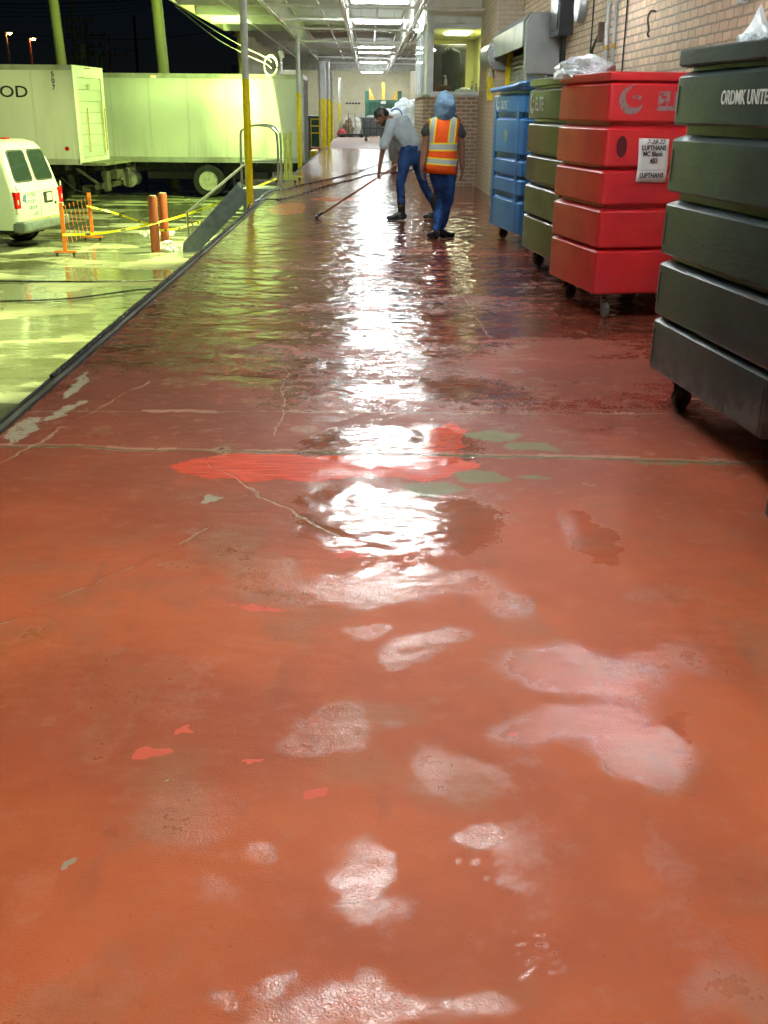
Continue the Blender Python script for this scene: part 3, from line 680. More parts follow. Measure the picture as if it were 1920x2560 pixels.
MB().cyl((-.05, -.62, .84), (-.02, -.62, .84), .028, seg=12).build('door_handle', black_steel, V)
MB().bx(.55, .75, -.09, .09, 2.105, 2.135).build('brake_lamp', lens_red, V, bevel=.01)
for s in (1, -1):
    wheel(V, (.98, .86 * s, .36), .36, .24, side=s)
    wheel(V, (4.35, .86 * s, .36), .36, .24, side=s)
    m = MB(); m.lathe([(.36, -.02), (.43, -.02), (.43, .02), (.36, .02)], (.98, 1.0 * s - .015 * s, .40), 'Y', 28); m.build('wheel_arch', black_rub, V, smooth=True)
m = MB(); m.bx(.1, 5, -.8, .8, .30, .42); m.cyl((.15, -.3, .36), (.9, -.3, .36), .10, seg=12); m.build('underbody', black_steel, V)
m = MB(); m.bx(.02, 5.2, .992, 1.004, .795, .815); m.bx(.4, 5.2, .985, .992, 1.13, 1.145); m.build('side_moulding', van_p, V)
blue_ink = worn('blue_logo', (.10, .20, .48), (.08, .15, .4), .5)
grey_ink = worn('grey_blue_lettering', (.20, .27, .33), (.16, .22, .28), .5)
def rf(y, z): return frame((rearx(z) - .006, y, z), (0, -1, 0), (0, 0, 1))
for tx, z in (('FLYING', 1.015), ('FOOD', .89), ('GROUP', .77)):
    text(tx, .115, grey_ink, V, rf(.50, z), .92, .001, align='LEFT')
m = MB()
for k in range(2): m.bx(-.036, -.033, .10, .34 - .05 * k, .66 + .04 * k, .675 + .04 * k)
m.build('small_print', grey_ink, V)
m = MB()
for k in range(3): m.prism([(-.034, .60 - .01 * k, .95 + k * .045), (-.034, .72 - .03 * k, .955 + k * .045), (-.034, .74 - .03 * k, .985 + k * .045), (-.034, .60 - .01 * k, .98 + k * .045)], (-.004, 0, 0))
m.prism([(-.034, .61, .90), (-.034, .58, .92), (-.034, .58, 1.10), (-.034, .61, 1.10)], (-.004, 0, 0)); m.build('logo', blue_ink, V)

# ------------------------------------------------------------------ bollards, barricades, tape, stairs, hoses
boll = worn('bollard_rust', (.42, .10, .035), (.22, .06, .03), .5, scale=5, lo=.45, hi=.7, stretch=(1, 1, .3))
for x, y, zt, lb in ((-4.28, 21.5, 1.08, 'left rust red bollard, the nearer of the touching pair'), (-4.22, 22.25, 1.08, 'right rust red bollard of the pair, behind the yellow tape')):
    b = thing('bollard', lb, 'bollard', (x, y, -1.2), group='pair of rust red pipe bollards in the yard')
    MB().lathe([(.092, -.02), (.092, zt - .01), (.086, zt), (.001, zt + .006)], (0, 0, 0), seg=24).build('pipe', boll, b, smooth=True)
    MB().lathe([(.078, zt + .001), (.07, zt + .02), (.001, zt + .026)], (0, 0, 0), seg=20).build('concrete_fill', conc, b, smooth=True)
foam_m = worn('soap_foam', (.78, .82, .80), (.62, .68, .66), .35, scale=14, bump=.004, bscale=50)
def foam(name, label, c, n, rx, ry, h, seed):
    random.seed(seed); m = MB()
    for k in range(n):
        a = random.uniform(0, 6.28); q = random.random() ** .6; r = random.uniform(.03, .075) * (1.25 - q)
        p = Vector((math.cos(a) * q * rx, math.sin(a) * q * ry, max(0, h * (1 - q) * random.uniform(.3, 1))))
        v = bmesh.ops.create_icosphere(m.bm, subdivisions=2, radius=r + .015)['verts']
        for x in v: x.co = Vector((x.co.x * 1.3, x.co.y * 1.2, x.co.z * .9)) * (1 + .25 * noise.noise(x.co * 30 + p * 7)) + p
    o = m.build(name, foam_m, None, smooth=True, loc=c); tag(o, label, 'foam')
foam('soap_foam', 'white heap of soap foam at the foot of the bollards', (-4.12, 21.75, -1.2), 46, .28, .22, .17, 4)
foam('soap_foam', 'thin white foam drift on the yard between bollards and stairs', (-3.82, 22.3, -1.2), 26, .30, .35, .03, 5)
foam('soap_foam', 'low patch of foam lying behind the left of the bollards', (-4.9, 24.9, -1.2), 30, .45, .5, .02, 6)
def barricade(name, label, a, b, n, mat, mat2, h=1.0, foot=.42, grp=None):
    """two end posts on castored feet joined by a scissor lattice"""
    t = thing(name, label, 'barricade', a); b = Vector(b) - Vector(a); d = b.normalized(); s = Vector((d.y, -d.x, 0))
    for o_ in (Vector((0, 0, 0)), b):
        m = MB(); m.bar(o_ + Vector((0, 0, .09)), o_ + Vector((0, 0, h)), .032, .075, up=s); m.build('end_post', mat, t, bevel=.004)
        m = MB(); m.bar(o_ - s * foot / 2 + Vector((0, 0, .075)), o_ + s * foot / 2 + Vector((0, 0, .075)), .07, .035); ft = m.build('foot_bar', mat, t, bevel=.004)
        for q in (-1, 1):
            c = o_ + s * q * (foot / 2 - .05); m = MB(); m.cyl(c - d * .012 + Vector((0, 0, .028)), c + d * .012 + Vector((0, 0, .028)), .028, seg=14); m.bar(c + Vector((0, 0, .03)), c + Vector((0, 0, .06)), .03, .02)
            m.build('castor', black_rub, ft)
    L = b.length; st = L / n
    for k in range(n):
        p = d * (k * st); q = d * ((k + 1) * st); k2 = .17; z1 = h * .92
        m = MB(); m.bar(p + s * .012 + Vector((0, 0, k2)), q + s * .012 + Vector((0, 0, z1)), .028, .006, up=s); m.build('lattice_slat', mat2 if k % 1 == 0 else mat, t)
        m = MB(); m.bar(p - s * .012 + Vector((0, 0, z1)), q - s * .012 + Vector((0, 0, k2)), .028, .006, up=s); m.build('lattice_slat', mat, t)
    return t
orange = worn('barricade_orange', (.78, .20, .02), (.55, .12, .015), .4, scale=9)
limec = worn('barricade_lime', (.62, .74, .16), (.45, .55, .10), .4, scale=9)
barricade('folding_barricade', 'orange folding lattice barricade on castors standing behind the van', (-5.92, 20.85, -1.2), (-6.02, 23.4, -1.2), 7, orange, black_steel)
barricade('folding_barricade', 'lime green folded barricade on the dock edge beside the ramp stairs', (-1.80, 24.0, 0), (-1.76, 25.0, 0), 3, limec, limec, 1.02, .5)
tape_m = worn('caution_tape', (.80, .74, .02), (.70, .62, .02), .35, scale=3, bump=.0003)
def tape(label, pts, wdt=.05):
    m = MB(); pts = catmull([Vector(p) for p in pts], 8); ra = []; rb = []
    for i, p in enumerate(pts):
        tw = .5 * math.sin(i * .33) + .3
        u = Vector((0, math.sin(tw) * wdt / 2, math.cos(tw) * wdt / 2)); ra.append((p + u, p - u, p - u + Vector((.0, .002, 0)), p + u + Vector((0, .002, 0))))
    m.loft(ra); c = Vector(pts[0]); o = m.build('caution_tape', tape_m, None); tag(o, label, 'tape', 'yellow caution tape across the yard')
    # small printed marks
    for i in range(4, len(pts) - 2, 6):
        m = MB()
        tw = .5 * math.sin(i * .33) + .3; u = Vector((0, math.sin(tw), math.cos(tw)))
        a, b = pts[i], pts[i + 1]
        for q in range(5):
            p = a.lerp(b, .12 + q * .17); dd = (b - a).normalized() * .018
            m.prism([p - u * .017 + Vector((0, -.003, 0)), p - u * .017 + dd + Vector((0, -.003, 0)), p + u * .017 + dd + Vector((0, -.003, 0)), p + u * .017 + Vector((0, -.003, 0))], (0, -.001, 0))
        m.build('printed_mark', ink, o)
    return o
tape('yellow tape from the lime barricade past the bollards to the orange barricade', [(-1.82, 24.02, .16), (-2.4, 23.2, -.05), (-3.4, 22.2, -.42), (-4.3, 21.38, -.64), (-5.2, 21.0, -.78), (-5.93, 20.80, -.80)])
tape('yellow tape stretched from the orange barricade towards the far bollard', [(-6.05, 23.3, -.47), (-5.6, 23.6, -.62), (-5.0, 23.4, -.78), (-4.6, 22.8, -.80), (-4.28, 22.14, -.84), (-3.95, 22.3, -.82), (-3.5, 22.5, -.70)], .045)

st_m = worn('stair_grey', (.27, .32, .32), (.18, .21, .21), .4, .2, scale=6)
ST = thing('ramp_stairs', 'grey portable dock stairs with aluminium handrails leading down to the yard', 'stairs', (-2.2, 22.6, 0))
def stl(p): return Vector(p) - Vector((-2.2, 22.6, 0))
top = Vector((-2.50, 22.05, -.04)); bot = Vector((-3.62, 21.60, -1.15)); sd = Vector((.02, -1, 0)).normalized()
dd = (bot - top).normalized(); nrm = Vector((0, 0, 1)) - dd * dd.z; nrm.normalize()
for q, nm in ((0, 'stringer'), (1, 'stringer')):
    off = -sd * .62 * q
    m = MB(); a = top + off; b = bot + off
    out = []
    for k in range(7):
        an = R(-90 + 180 * k / 6); out.append(b + dd * (.0 + .15 * math.cos(an)) - nrm * (.15 * math.sin(an)) - nrm * .02)
    poly = [a + nrm * .21] + [b + nrm * .17] + out[1:-1] + [b - nrm * .17] + [a - nrm * .17]
    m.prism([stl(p) for p in poly], sd * .03); m.build(nm, st_m, ST, bevel=.004)
m = MB()
for k in range(6):
    p = top.lerp(bot, (k + .6) / 6.4) - sd * .30
    m.box(stl(p), (.24, .57, .03), rz=math.atan2(-.83, -1.05) + 0)
m.build('tread', galv, ST, bevel=.004)
MB().bx(*[v for v in (-.36, .38, -.42, .42, -.20, -.005)]).build('platform', worn('platform_grey', (.36, .42, .45), (.25, .3, .32), .35, .3), ST, bevel=.006)
MB().bx(-.36, .38, -.42, .42, -1.15, -.21).build('support_box', st_m, ST, bevel=.01)
for yy in (-.40, .40):
    m = MB(); m.tube([(-.36, yy, -.25), (-.36, yy, .95), (-.30, yy, 1.13), (-.14, yy, 1.20), (.16, yy, 1.20), (.32, yy, 1.12), (.38, yy, .92), (.38, yy, -.02)], .024, smooth_n=5)
    m.tube([(-.36, yy, .52), (.38, yy, .52)], .018); m.build('handrail', alu, ST, smooth=True)
for q in (0, 1):
    off = -sd * .62 * q; pa = stl(top + off + Vector((0, 0, .5))); pb = stl(bot + off + Vector((0, 0, .72))); pc = stl(bot + off + Vector((0, 0, .0)))
    m = MB(); m.tube([pa, pa.lerp(pb, .9), pb, pb.lerp(pc, .12), pc], .021, smooth_n=4); m.build('stair_rail', alu, ST, smooth=True)
hose_m = worn('hose_black', (.012, .013, .014), (.03, .03, .03), .28)
o = MB().tube([(-6.9, 17.42, -1.18), (-6.08, 17.45, -1.18), (-4.56, 17.46, -1.18), (-3.4, 17.7, -1.17), (-2.2, 17.9, -1.0), (-1.97, 18.0, -.2), (-1.93, 18.2, .035), (-1.83, 19.0, .03), (-1.55, 19.35, .014), (-1.21, 20.9, .014), (-.83, 23.2, .014), (-.33, 25.2, .014), (.0, 27.0, .014), (.32, 28.0, .014), (.79, 28.2, .014), (1.3, 30, .014)], .013, 8, 6).build('pressure_hose', hose_m, None, smooth=True)
tag(o, 'thin black hose from the yard over the dock edge, passing behind the bending worker', 'hose', 'black pressure washer hoses')
o = MB().tube([(-5.45, 15.52, -1.18), (-4.5, 15.79, -1.18), (-3.62, 16.59, -1.17), (-2.6, 17.2, -1.15), (-2.05, 17.4, -.5), (-1.93, 17.5, .03), (-1.90, 19.0, .035), (-1.9, 20.8, .034), (-1.63, 21.9, .014), (-1.46, 22.92, .014), (-.9, 25.25, .014), (-.2, 28.6, .014), (.18, 31.4, .014), (.6, 34.2, .014), (1.05, 35.5, .014), (2.0, 39.9, .014)], .013, 8, 6).build('pressure_hose', hose_m, None, smooth=True)
tag(o, 'black hose with red end in the yard, running farther down the dock', 'hose', 'black pressure washer hoses')
o2 = MB().cyl((-5.95, 15.42, -1.18), (-5.44, 15.525, -1.18), .016, seg=10).build('red_coupling', worn('hose_red', (.6, .05, .03), (.45, .04, .02), .4), o, smooth=True)
o = MB().tube([(-1.862, 6.0, .026), (-1.866, 9, .026), (-1.862, 11.7, .026), (-1.87, 15, .026), (-1.87, 18.6, .03)], .012, 8, 5).build('pressure_hose', hose_m, None, smooth=True)
tag(o, 'black hose lying along the steel dock edge towards the camera', 'hose', 'black pressure washer hoses')
#PART3
# ------------------------------------------------------------------ wheeled bins
def plastic(name, c, c2, rough=.38, scf=.12, sp=.5):
    t = NT(name); P = t.pos(); n = t.noise(P, 2.2, 5, .65); n2 = t.noise(t.sc(P, 1, 1, 5), 9, 4, .6); n3 = t.noise(t.sc(P, 3, 3, 30), 22, 2)
    col = t.mix(t.sm(n, .38, .72), c, c2); col = t.mix(t.sm(n2, .60, .85, 0, .22), col, tuple(x * .5 for x in c2))
    col = t.mix(t.sm(n3, .70, .78, 0, .35), col, tuple(min(1, x * 2 + .08) for x in c))
    z = t.sep(P)[2]
    scuff = t.M('MULTIPLY', t.sm(t.M('ADD', z, t.M('MULTIPLY', t.noise(P, 12, 4, .7), .35)), .42, .60, 1, 0), t.sm(t.noise(P, 6, 5, .7), .42, .55))
    col = t.mix(t.M('MULTIPLY', scuff, scf), col, tuple(x * .6 + .10 for x in c))
    return t.out(col=col, rough=t.M('ADD', t.M('MULTIPLY', n, .08), rough - .04), spec=sp, nor=t.bump(t.M('ADD', n2, t.M('MULTIPLY', t.noise(P, 2.2, 1), 2.0)), .004, .7))
def castor(parent, x, y, zt, r=.062, ang=.5, mat=None):
    m = MB(); c = Vector((x, y, 0)); d = Vector((math.cos(ang), math.sin(ang), 0)); s = Vector((-d.y, d.x, 0)); wc = c + d * .03
    m.box((x, y, zt - .004), (.09, .09, .008)); m.cyl((x, y, zt - .03), (x, y, zt - .008), .035, seg=14)
    for q in (-1, 1): m.bar(Vector((x, y, zt - .02)) + s * q * .028, wc + s * q * .028 + Vector((0, 0, r)), .045, .005, up=s)
    k = m.build('castor', mat or worn('castor_steel', (.10, .11, .11), (.05, .05, .05), .4, .4), parent, bevel=.002)
    m = MB(); prof = [(.01, -.022), (r * .8, -.022), (r, -.014), (r, .014), (r * .8, .022), (.01, .022)]
    rings = []
    for (rr, h) in prof:
        rings.append([wc + Vector((0, 0, r)) + s * h + (d * math.cos(2 * math.pi * j / 24) + Vector((0, 0, 1)) * math.sin(2 * math.pi * j / 24)) * rr for j in range(24)])
    m.loft(rings); m.build('wheel', worn('castor_wheel', (.16, .16, .15), (.07, .07, .07), .5, scale=20), k, smooth=True)
tiers_a = [(.20, .52), (.545, .815), (.86, 1.095), (1.13, 1.395), (1.44, 1.70)]
def bin_(label, NL, FL, W, mat, tiers, lid_mat, grp='tall tiered wheeled bins along the brick wall', lid=(1.712, 1.775), inset=.05, name='wheeled_bin', cast=None, zc=.2, slots=False):
    NL, FL = Vector(NL), Vector(FL); d = (FL - NL); L = d.length; d.normalize(); rz = math.atan2(-d.x, d.y)
    r = Vector((d.y, -d.x)); c = (NL + FL) / 2 + r * W / 2
    b = thing(name, label, 'bin', (c.x, c.y, 0), rz, grp)
    m = MB(); rings = []
    for i, (a, z) in enumerate(tiers):
        o = .004 * (len(tiers) - i)
        def rr_(q, zz): return rrect(-W / 2 + q, W / 2 - q, -L / 2 + q, L / 2 - q, zz, .035, 4)
        if i == 0: rings.append(rr_(.04, a))
        else: rings.append(rr_(inset, a))
        rings += [rr_(.006, a + .001), rr_(0, a + .012), rr_(.002, z - .012), rr_(.012, z - .001), rr_(inset, z + .018)]
    rings.append(rr_(inset, lid[0] + .02))
    m.loft(rings); m.build('body', mat, b, smooth=True, bevel=0, angle=28)
    m = MB(); m.loft([rrect(-W / 2 + q, W / 2 - q, -L / 2 + q, L / 2 - q, zz, .04, 4) for q, zz in ((.02, lid[0]), (.004, lid[0] + .004), (-.004, lid[0] + .012), (-.004, lid[1] - .008), (.004, lid[1]), (.05, lid[1] + .004))])
    m.build('lid', lid_mat, b, smooth=True, angle=28)
    for sx in (-1, 1):
        for sy in (-1, 1):
            castor(b, sx * (W / 2 - .14), sy * (L / 2 - .12), zc, ang=.4 + sx + sy, mat=cast)
    if slots:
        for (a, z) in tiers:
            for sy in (-1, 1): MB().bx(-W / 2 - .0015, -W / 2 + .02, sy * (L / 2 - .055) - .005, sy * (L / 2 - .055) + .005, a + .05, z - .05).build('corner_slot', black_rub, b)
    return b, W, L
def crescent(mat, parent, M, s, name='logo'):
    """flame-like crescent of the stencilled mark"""
    m = MB(); out = []
    for k in range(15):
        a = R(115 + 215 * k / 14); out.append((.5 * math.cos(a), .5 * math.sin(a)))
    inn = []
    for k in range(13):
        a = R(325 - 195 * k / 12); inn.append((.14 + .40 * math.cos(a), .10 + .36 * math.sin(a)))
    tip = [(.16, .62)]
    poly = [(x * s, y * s, 0) for x, y in out + inn + tip]
    m.prism(poly, (0, 0, .0015))
    m.prism([(.0 * s, .1 * s, 0), (.36 * s, .02 * s, 0), (.40 * s, .16 * s, 0), (.14 * s, .20 * s, 0)], (0, 0, .0015))
    bmesh.ops.transform(m.bm, matrix=M, verts=m.bm.verts); return m.build(name, mat, parent)
white_ink = worn('white_stencil', (.70, .72, .68), (.36, .38, .34), .5, scale=26, lo=.50, hi=.68)
grey_sten = worn('grey_stencil', (.30, .24, .25), (.45, .06, .08), .5, scale=30, lo=.52, hi=.66)
red_pl = plastic('red_plastic', (.66, .016, .024), (.50, .007, .022), .42, .12, .8)
green_pl = plastic('olive_plastic', (.075, .085, .038), (.05, .052, .028), .30)
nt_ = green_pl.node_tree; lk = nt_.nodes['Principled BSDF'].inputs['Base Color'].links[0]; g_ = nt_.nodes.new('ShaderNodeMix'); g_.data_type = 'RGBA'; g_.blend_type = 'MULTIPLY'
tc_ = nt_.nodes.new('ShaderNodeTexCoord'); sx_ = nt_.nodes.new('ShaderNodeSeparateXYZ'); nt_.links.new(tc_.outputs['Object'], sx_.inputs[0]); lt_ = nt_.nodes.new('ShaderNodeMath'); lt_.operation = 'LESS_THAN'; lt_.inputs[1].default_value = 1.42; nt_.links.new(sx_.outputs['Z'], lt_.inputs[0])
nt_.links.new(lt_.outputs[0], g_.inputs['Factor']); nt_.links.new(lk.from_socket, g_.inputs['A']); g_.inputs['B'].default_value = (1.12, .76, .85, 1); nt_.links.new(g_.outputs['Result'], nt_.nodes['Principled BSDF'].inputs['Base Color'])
black_pl = plastic('charcoal_plastic', (.025, .037, .039), (.016, .022, .024), .36, .75, .4)
blue_pl = plastic('blue_plastic', (.040, .20, .52), (.030, .15, .42), .34)
dark_lid = plastic('dark_lid', (.028, .038, .038), (.016, .020, .020), .46, .1, .3)
# nearest one, mostly cut off by the right edge
bin_('charcoal bin cut off by the right edge of the photo, nearest the camera', (1.50, 2.0), (1.375, 3.34), .8, black_pl, tiers_a, dark_lid, slots=True)
bk, W, L = bin_('charcoal tiered bin with white stencilled words ORDMK UNIT on its top tier', (1.665, 4.14), (1.53, 5.53), .82, black_pl, [(.216, .48), (.505, .774), (.819, 1.074), (1.129, 1.385), (1.446, 1.675)], dark_lid, lid=(1.71, 1.79), slots=True, zc=.216)
def left_face(W, y, z): return frame((-W / 2 - .0025, y, z), (0, -1, 0), (0, 0, 1))
text('ORDMK UNITED', .082, white_ink, bk, left_face(W, .13, 1.540), .84, .0012, shear=0)
rd, W, L = bin_('bright red tiered bin with a paper sheet taped to it and a grey stencilled mark', (1.735, 7.97), (1.56, 9.04), .88, red_pl, tiers_a, red_pl)
def near_face(L, x, z): return frame((x, -L / 2 - .0025, z), (1, 0, 0), (0, 0, 1))
crescent(grey_sten, rd, near_face(L, -W / 2 + .17, 1.585), .19)
text('ELITE', .17, grey_sten, rd, near_face(L, -W / 2 + .37, 1.525), .75, .008)
m = MB(); hr = [( -W / 2 + .125 + .040 * math.cos(R(a)), 0, 1.27 + .075 * math.sin(R(a))) for a in range(0, 360, 20)]
m.prism([(p[0], -L / 2 - .002, p[2]) for p in hr], (0, -.0015, 0)); m.build('hand_hole', worn('hole_dark', (.10, .004, .010), (.05, .003, .005), .7), rd)
m = MB(); pts = []
for i in range(7):
    row = []
    for j in range(7):
        u, v = i / 6, j / 6; row.append((-W / 2 + .255 + .235 * u + .004 * math.sin(5 * v), -L / 2 - .006 - .007 * abs(math.sin(3.1 * u + 2 * v)), 1.025 + .305 * v - .006 * u))
    pts.append(row)
m.loft(pts, cap=False, closed=False)
pp = m.build('paper_label', worn('paper', (.80, .82, .84), (.70, .72, .74), .6, scale=3), rd, smooth=True)
sf = pp.modifiers.new('thick', 'SOLIDIFY'); sf.thickness = .001
pf = lambda x, z: frame((-W / 2 + .255 + x, -L / 2 - .0165, z), (1, 0, 0), (0, 0, 1))
text('7-28-22', .045, ink, pp, Matrix.Translation((0, 0, 0)) @ pf(.055, 1.290), 1, 0, shear=.3)
for tx, z, x in (('LUFTHANS', 1.247, .022), ('MC Blank', 1.205, .035), ('433', 1.158, .095), ('LUFTHANS', 1.055, .022)):
    text(tx, .047, ink, pp, pf(x, z), .82, .0012)
m = MB(); m.bx(-W / 2 + .26, -W / 2 + .485, -L / 2 - .0168, -L / 2 - .0160, 1.108, 1.1095); m.build('rule_line', ink, pp)
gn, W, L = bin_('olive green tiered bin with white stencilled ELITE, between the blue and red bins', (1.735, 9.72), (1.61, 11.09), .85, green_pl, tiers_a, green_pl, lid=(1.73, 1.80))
crescent(white_ink, gn, left_face(W, .52, 1.58), .19)
text('ELITE', .175, white_ink, gn, left_face(W, .40, 1.515), .80, .003)
m = MB(); m.box((-W / 2 - .002, L / 2 - .08, 1.57), (.006, .05, .08)); m.build('sticker', worn('sticker_orange', (.6, .35, .15), (.5, .3, .1), .5), gn)
tb = [(.17, .52), (.60, .765), (.81, .975), (1.045, 1.425), (1.495, 1.68)]
bl, W, L = bin_('blue plastic wheeled bin with slots and a crumpled lid, farthest in the row', (1.755, 12.32), (1.545, 13.61), .80, blue_pl, tb, blue_pl, lid=(1.73, 1.775), inset=.055, zc=.17)
for q in (-.30, .42):
    MB().bx(-W / 2 - .004, -W / 2 + .03, q * L - .05, q * L + .05, .2, 1.62).build('corner_rib', blue_pl, bl, bevel=.006)
for q in (-W / 2 + .06, W / 2 - .14): MB().bx(q, q + .08, -L / 2 - .004, -L / 2 + .03, .2, 1.62).build('corner_rib', blue_pl, bl, bevel=.006)
m = MB(); m.tube([(-W / 2 - .02, L / 2 + .01, 1.745), (-W / 2 - .03, L / 4, 1.75), (-W / 2 - .025, -L / 4, 1.775), (-W / 2 - .01, -L / 2 - .03, 1.80), (W / 4, -L / 2 - .04, 1.80)], .028, 8, 4); m.build('rolled_rim', blue_pl, bl, smooth=True)
crescent(white_ink, bl, left_face(W + .004, .44, 1.59), .15); text('ELITE', .13, white_ink, bl, left_face(W + .004, .30, 1.535), .8, .001)
m = MB(); m.bx(-W / 2 - .003, -W / 2 - .001, .0, .12, 1.17, 1.30); m.build('sticker', worn('sticker_faded', (.35, .45, .28), (.2, .35, .35), .5), bl)

bag_m = worn('bag_white', (.80, .86, .92), (.66, .73, .82), .25, scale=8, bump=.01, bscale=14)
def bag(label, c, sx, sy, sz, seed, knot=.0, grp=None, mat=None):
    m = MB(); v = bmesh.ops.create_icosphere(m.bm, subdivisions=5, radius=1)['verts']
    for x in v:
        p = x.co.copy(); n = noise.noise(p * 2.1 + Vector((seed, 0, 0))) * .28 + abs(noise.noise(p * 5 + Vector((0, seed, 0)))) * .22
        z = p.z
        x.co = Vector((p.x * sx * (1 + n), p.y * sy * (1 + n), max(z, -.35) * sz * (1 + n * .8)))
        if knot and z > .6: f = (z - .6) / .4; x.co = Vector((x.co.x * (1 - f * .75), x.co.y * (1 - f * .75), x.co.z + f * knot))
    o = m.build('plastic_bag', mat or bag_m, None, smooth=True, loc=c, angle=60); tag(o, label, 'bag', grp); return o
bag('white plastic bag lying on top of the red bin beside the pipes', (1.74, 9.0, 1.79), .22, .34, .13, 3)
bag('small knotted white bag on the lid of the charcoal bin', (1.72, 5.0, 1.80), .07, .10, .06, 11, .08)

# ------------------------------------------------------------------ roller shutter with its hood
SH = thing('roller_shutter', 'grey roller shutter with yellow guides and sheet metal hood in the brick wall', 'door', (2.6, 18, 0))
m = MB(); pr = []; z = 0
while z < 2.35: pr += [(.0, z), (-.022, z + .02), (-.022, z + .055), (0, z + .075)]; z += .078
m.loft([[(p[0], yy, p[1]) for p in pr] for yy in (-1.25, 2.3)], cap=False, closed=False); m.bx(.01, .05, -1.25, 2.3, 0, 2.4)
m.build('slat_curtain', worn('slat_grey', (.30, .33, .34), (.2, .22, .22), .4, .4, scale=3), SH)
for yy in (-1.31, 2.36): MB().bx(-.09, .03, yy - .05, yy + .05, 0, 2.5).build('yellow_guide', post_yel, SH, bevel=.004)
m = MB()
m.loft([[(-.30, yy, 2.02), (-.30, yy, 2.72), (-.22, yy, 2.84), (.19, yy, 2.84), (.19, yy, 2.02)] for yy in (-1.6, -1.38)])
m.build('hood_end', worn('sheet_metal', (.44, .47, .47), (.34, .36, .36), .35, .4, scale=2), SH, bevel=.01)
m = MB(); m.loft([[(-.33, yy, 2.40), (-.33, yy, 2.74), (-.24, yy, 2.86), (.19, yy, 2.86), (.19, yy, 2.82), (-.22, yy, 2.82), (-.29, yy, 2.71), (-.29, yy, 2.40)] for yy in (-1.379, 2.5)])
m.build('hood_cover', worn('sheet_metal2', (.48, .52, .52), (.38, .41, .41), .33, .4, scale=2), SH, bevel=.006)
m = MB(); m.lathe([(.001, 0), (.26, 0), (.27, .01), (.27, 1.35), (.26, 1.36), (.001, 1.36)], (-.18, 2.35, 2.47), 'Y', 28); m.build('roll_housing', worn('sheet_metal3', (.42, .45, .46), (.33, .35, .36), .3, .5, scale=2), SH, smooth=True)
m = MB(); m.bx(-.26, .19, -1.55, -1.5, .02, 2.0); m.build('side_panel', worn('panel_blue_grey', (.20, .26, .28), (.15, .19, .2), .25), SH, bevel=.004)
m = MB(); m.bx(-.30, -.262, -1.57, -1.48, 0, 2.018); m.bx(.0, .03, -1.57, -1.552, 0, 2.018); m.build('side_frame', galv, SH, bevel=.003)
yp = thing('yellow_plate', 'yellow painted guard plate on the brick pier beside the shutter', 'sign', (2.29, 20.95, 2.0))
MB().bx(-.03, .03, -.25, .25, -.30, .32).build('plate', post_yel, yp, bevel=.004)
MB().bx(-.05, .0, -.32, -.26, .1, .25).build('latch', grey_steel, yp)

# ------------------------------------------------------------------ things on the brick wall
eb = thing('electric_box', 'black electric box mounted high on the brick wall by the hood', 'electric box', (2.72, 15.85, 2.82))
m = MB(); m.bx(-.12, .08, -.38, .38, -.33, .5); m.build('cabinet', worn('box_black', (.018, .022, .028), (.03, .03, .035), .35), eb, bevel=.008)
MB().bx(-.135, -.121, -.30, .30, -.25, .42).build('door', worn('box_black2', (.022, .028, .036), (.03, .03, .035), .3), eb, bevel=.004)
for k in range(3): MB().tube([(0, -.25 + k * .14, -.33), (.01, -.24 + k * .16, -.6), (.04, -.12 + k * .22, -.9), (.05, .1 + k * .2, -1.1)], .014, smooth_n=4).build('conduit', black_rub, eb, smooth=True)
MB().bx(.0, .08, -.62, -.44, .1, .34).build('junction_box', galv, eb, bevel=.006)
ck = thing('wall_clock', 'round pale wall dial seen edge on, high on the brick wall', 'clock', (2.74, 14.75, 2.80))
MB().lathe([(.001, -.045), (.20, -.045), (.215, -.02), (.215, .05), (.001, .05)], (0, 0, 0), 'X', 32).build('rim', galv, ck, smooth=True)
MB().lathe([(.001, -.050), (.19, -.0475), (.19, -.046), (.001, -.046)], (0, 0, 0), 'X', 32).build('dial', worn('dial_white', (.7, .72, .68), (.6, .62, .6), .3), ck, smooth=True)
for x, y, r, lb, mt in ((2.765, 13.1, .024, 'white vertical pipe on the brick wall, left of the two', post_white), (2.765, 12.72, .020, 'grey vertical pipe on the brick wall, right of the two', galv), (2.78, 12.25, .009, 'thin dark cable running down the brick wall right of the pipes', black_rub), (2.775, 14.05, .010, 'thin dark cable on the brick wall between dial and pipes', black_rub)):
    p = thing('wall_pipe', lb, 'pipe', (x, y, 2.2), group='vertical pipes and cables on the brick wall')
    MB().cyl((0, 0, -2.2), (0, 0, 2.0), r, seg=12).build('pipe', mt, p, smooth=True)
    if r > .015:
        m = MB(); m.bx(-.01, .03, -.05, .05, -.5, -.47); m.bx(-.01, .03, -.05, .05, .5, .53); m.build('clip', galv, p)
        MB().cyl((0, 0, -.02), (0, 0, .03), r * 1.3, seg=12).build('collar', worn('collar_yel', (.6, .35, .08), (.5, .3, .05), .5), p, smooth=True)
hk = thing('cable_hook', 'black bent cable hanging from a bracket on the brick wall left of the pipes', 'cable', (2.76, 13.7, 2.2))
MB().tube([(0, -.25, .22), (-.02, -.15, .12), (-.02, .05, .02), (0, .25, -.15), (.0, .35, -.45)], .016, smooth_n=5).build('cable', black_rub, hk, smooth=True)
MB().bx(-.03, .03, -.30, -.22, .08, .30).build('bracket', worn('rust_bracket', (.12, .07, .04), (.06, .04, .03), .7), hk, bevel=.004)
hk = thing('iron_hook', 'small rusty iron hook fixed on the brick wall above the red bin', 'hook', (2.76, 11.05, 2.32))
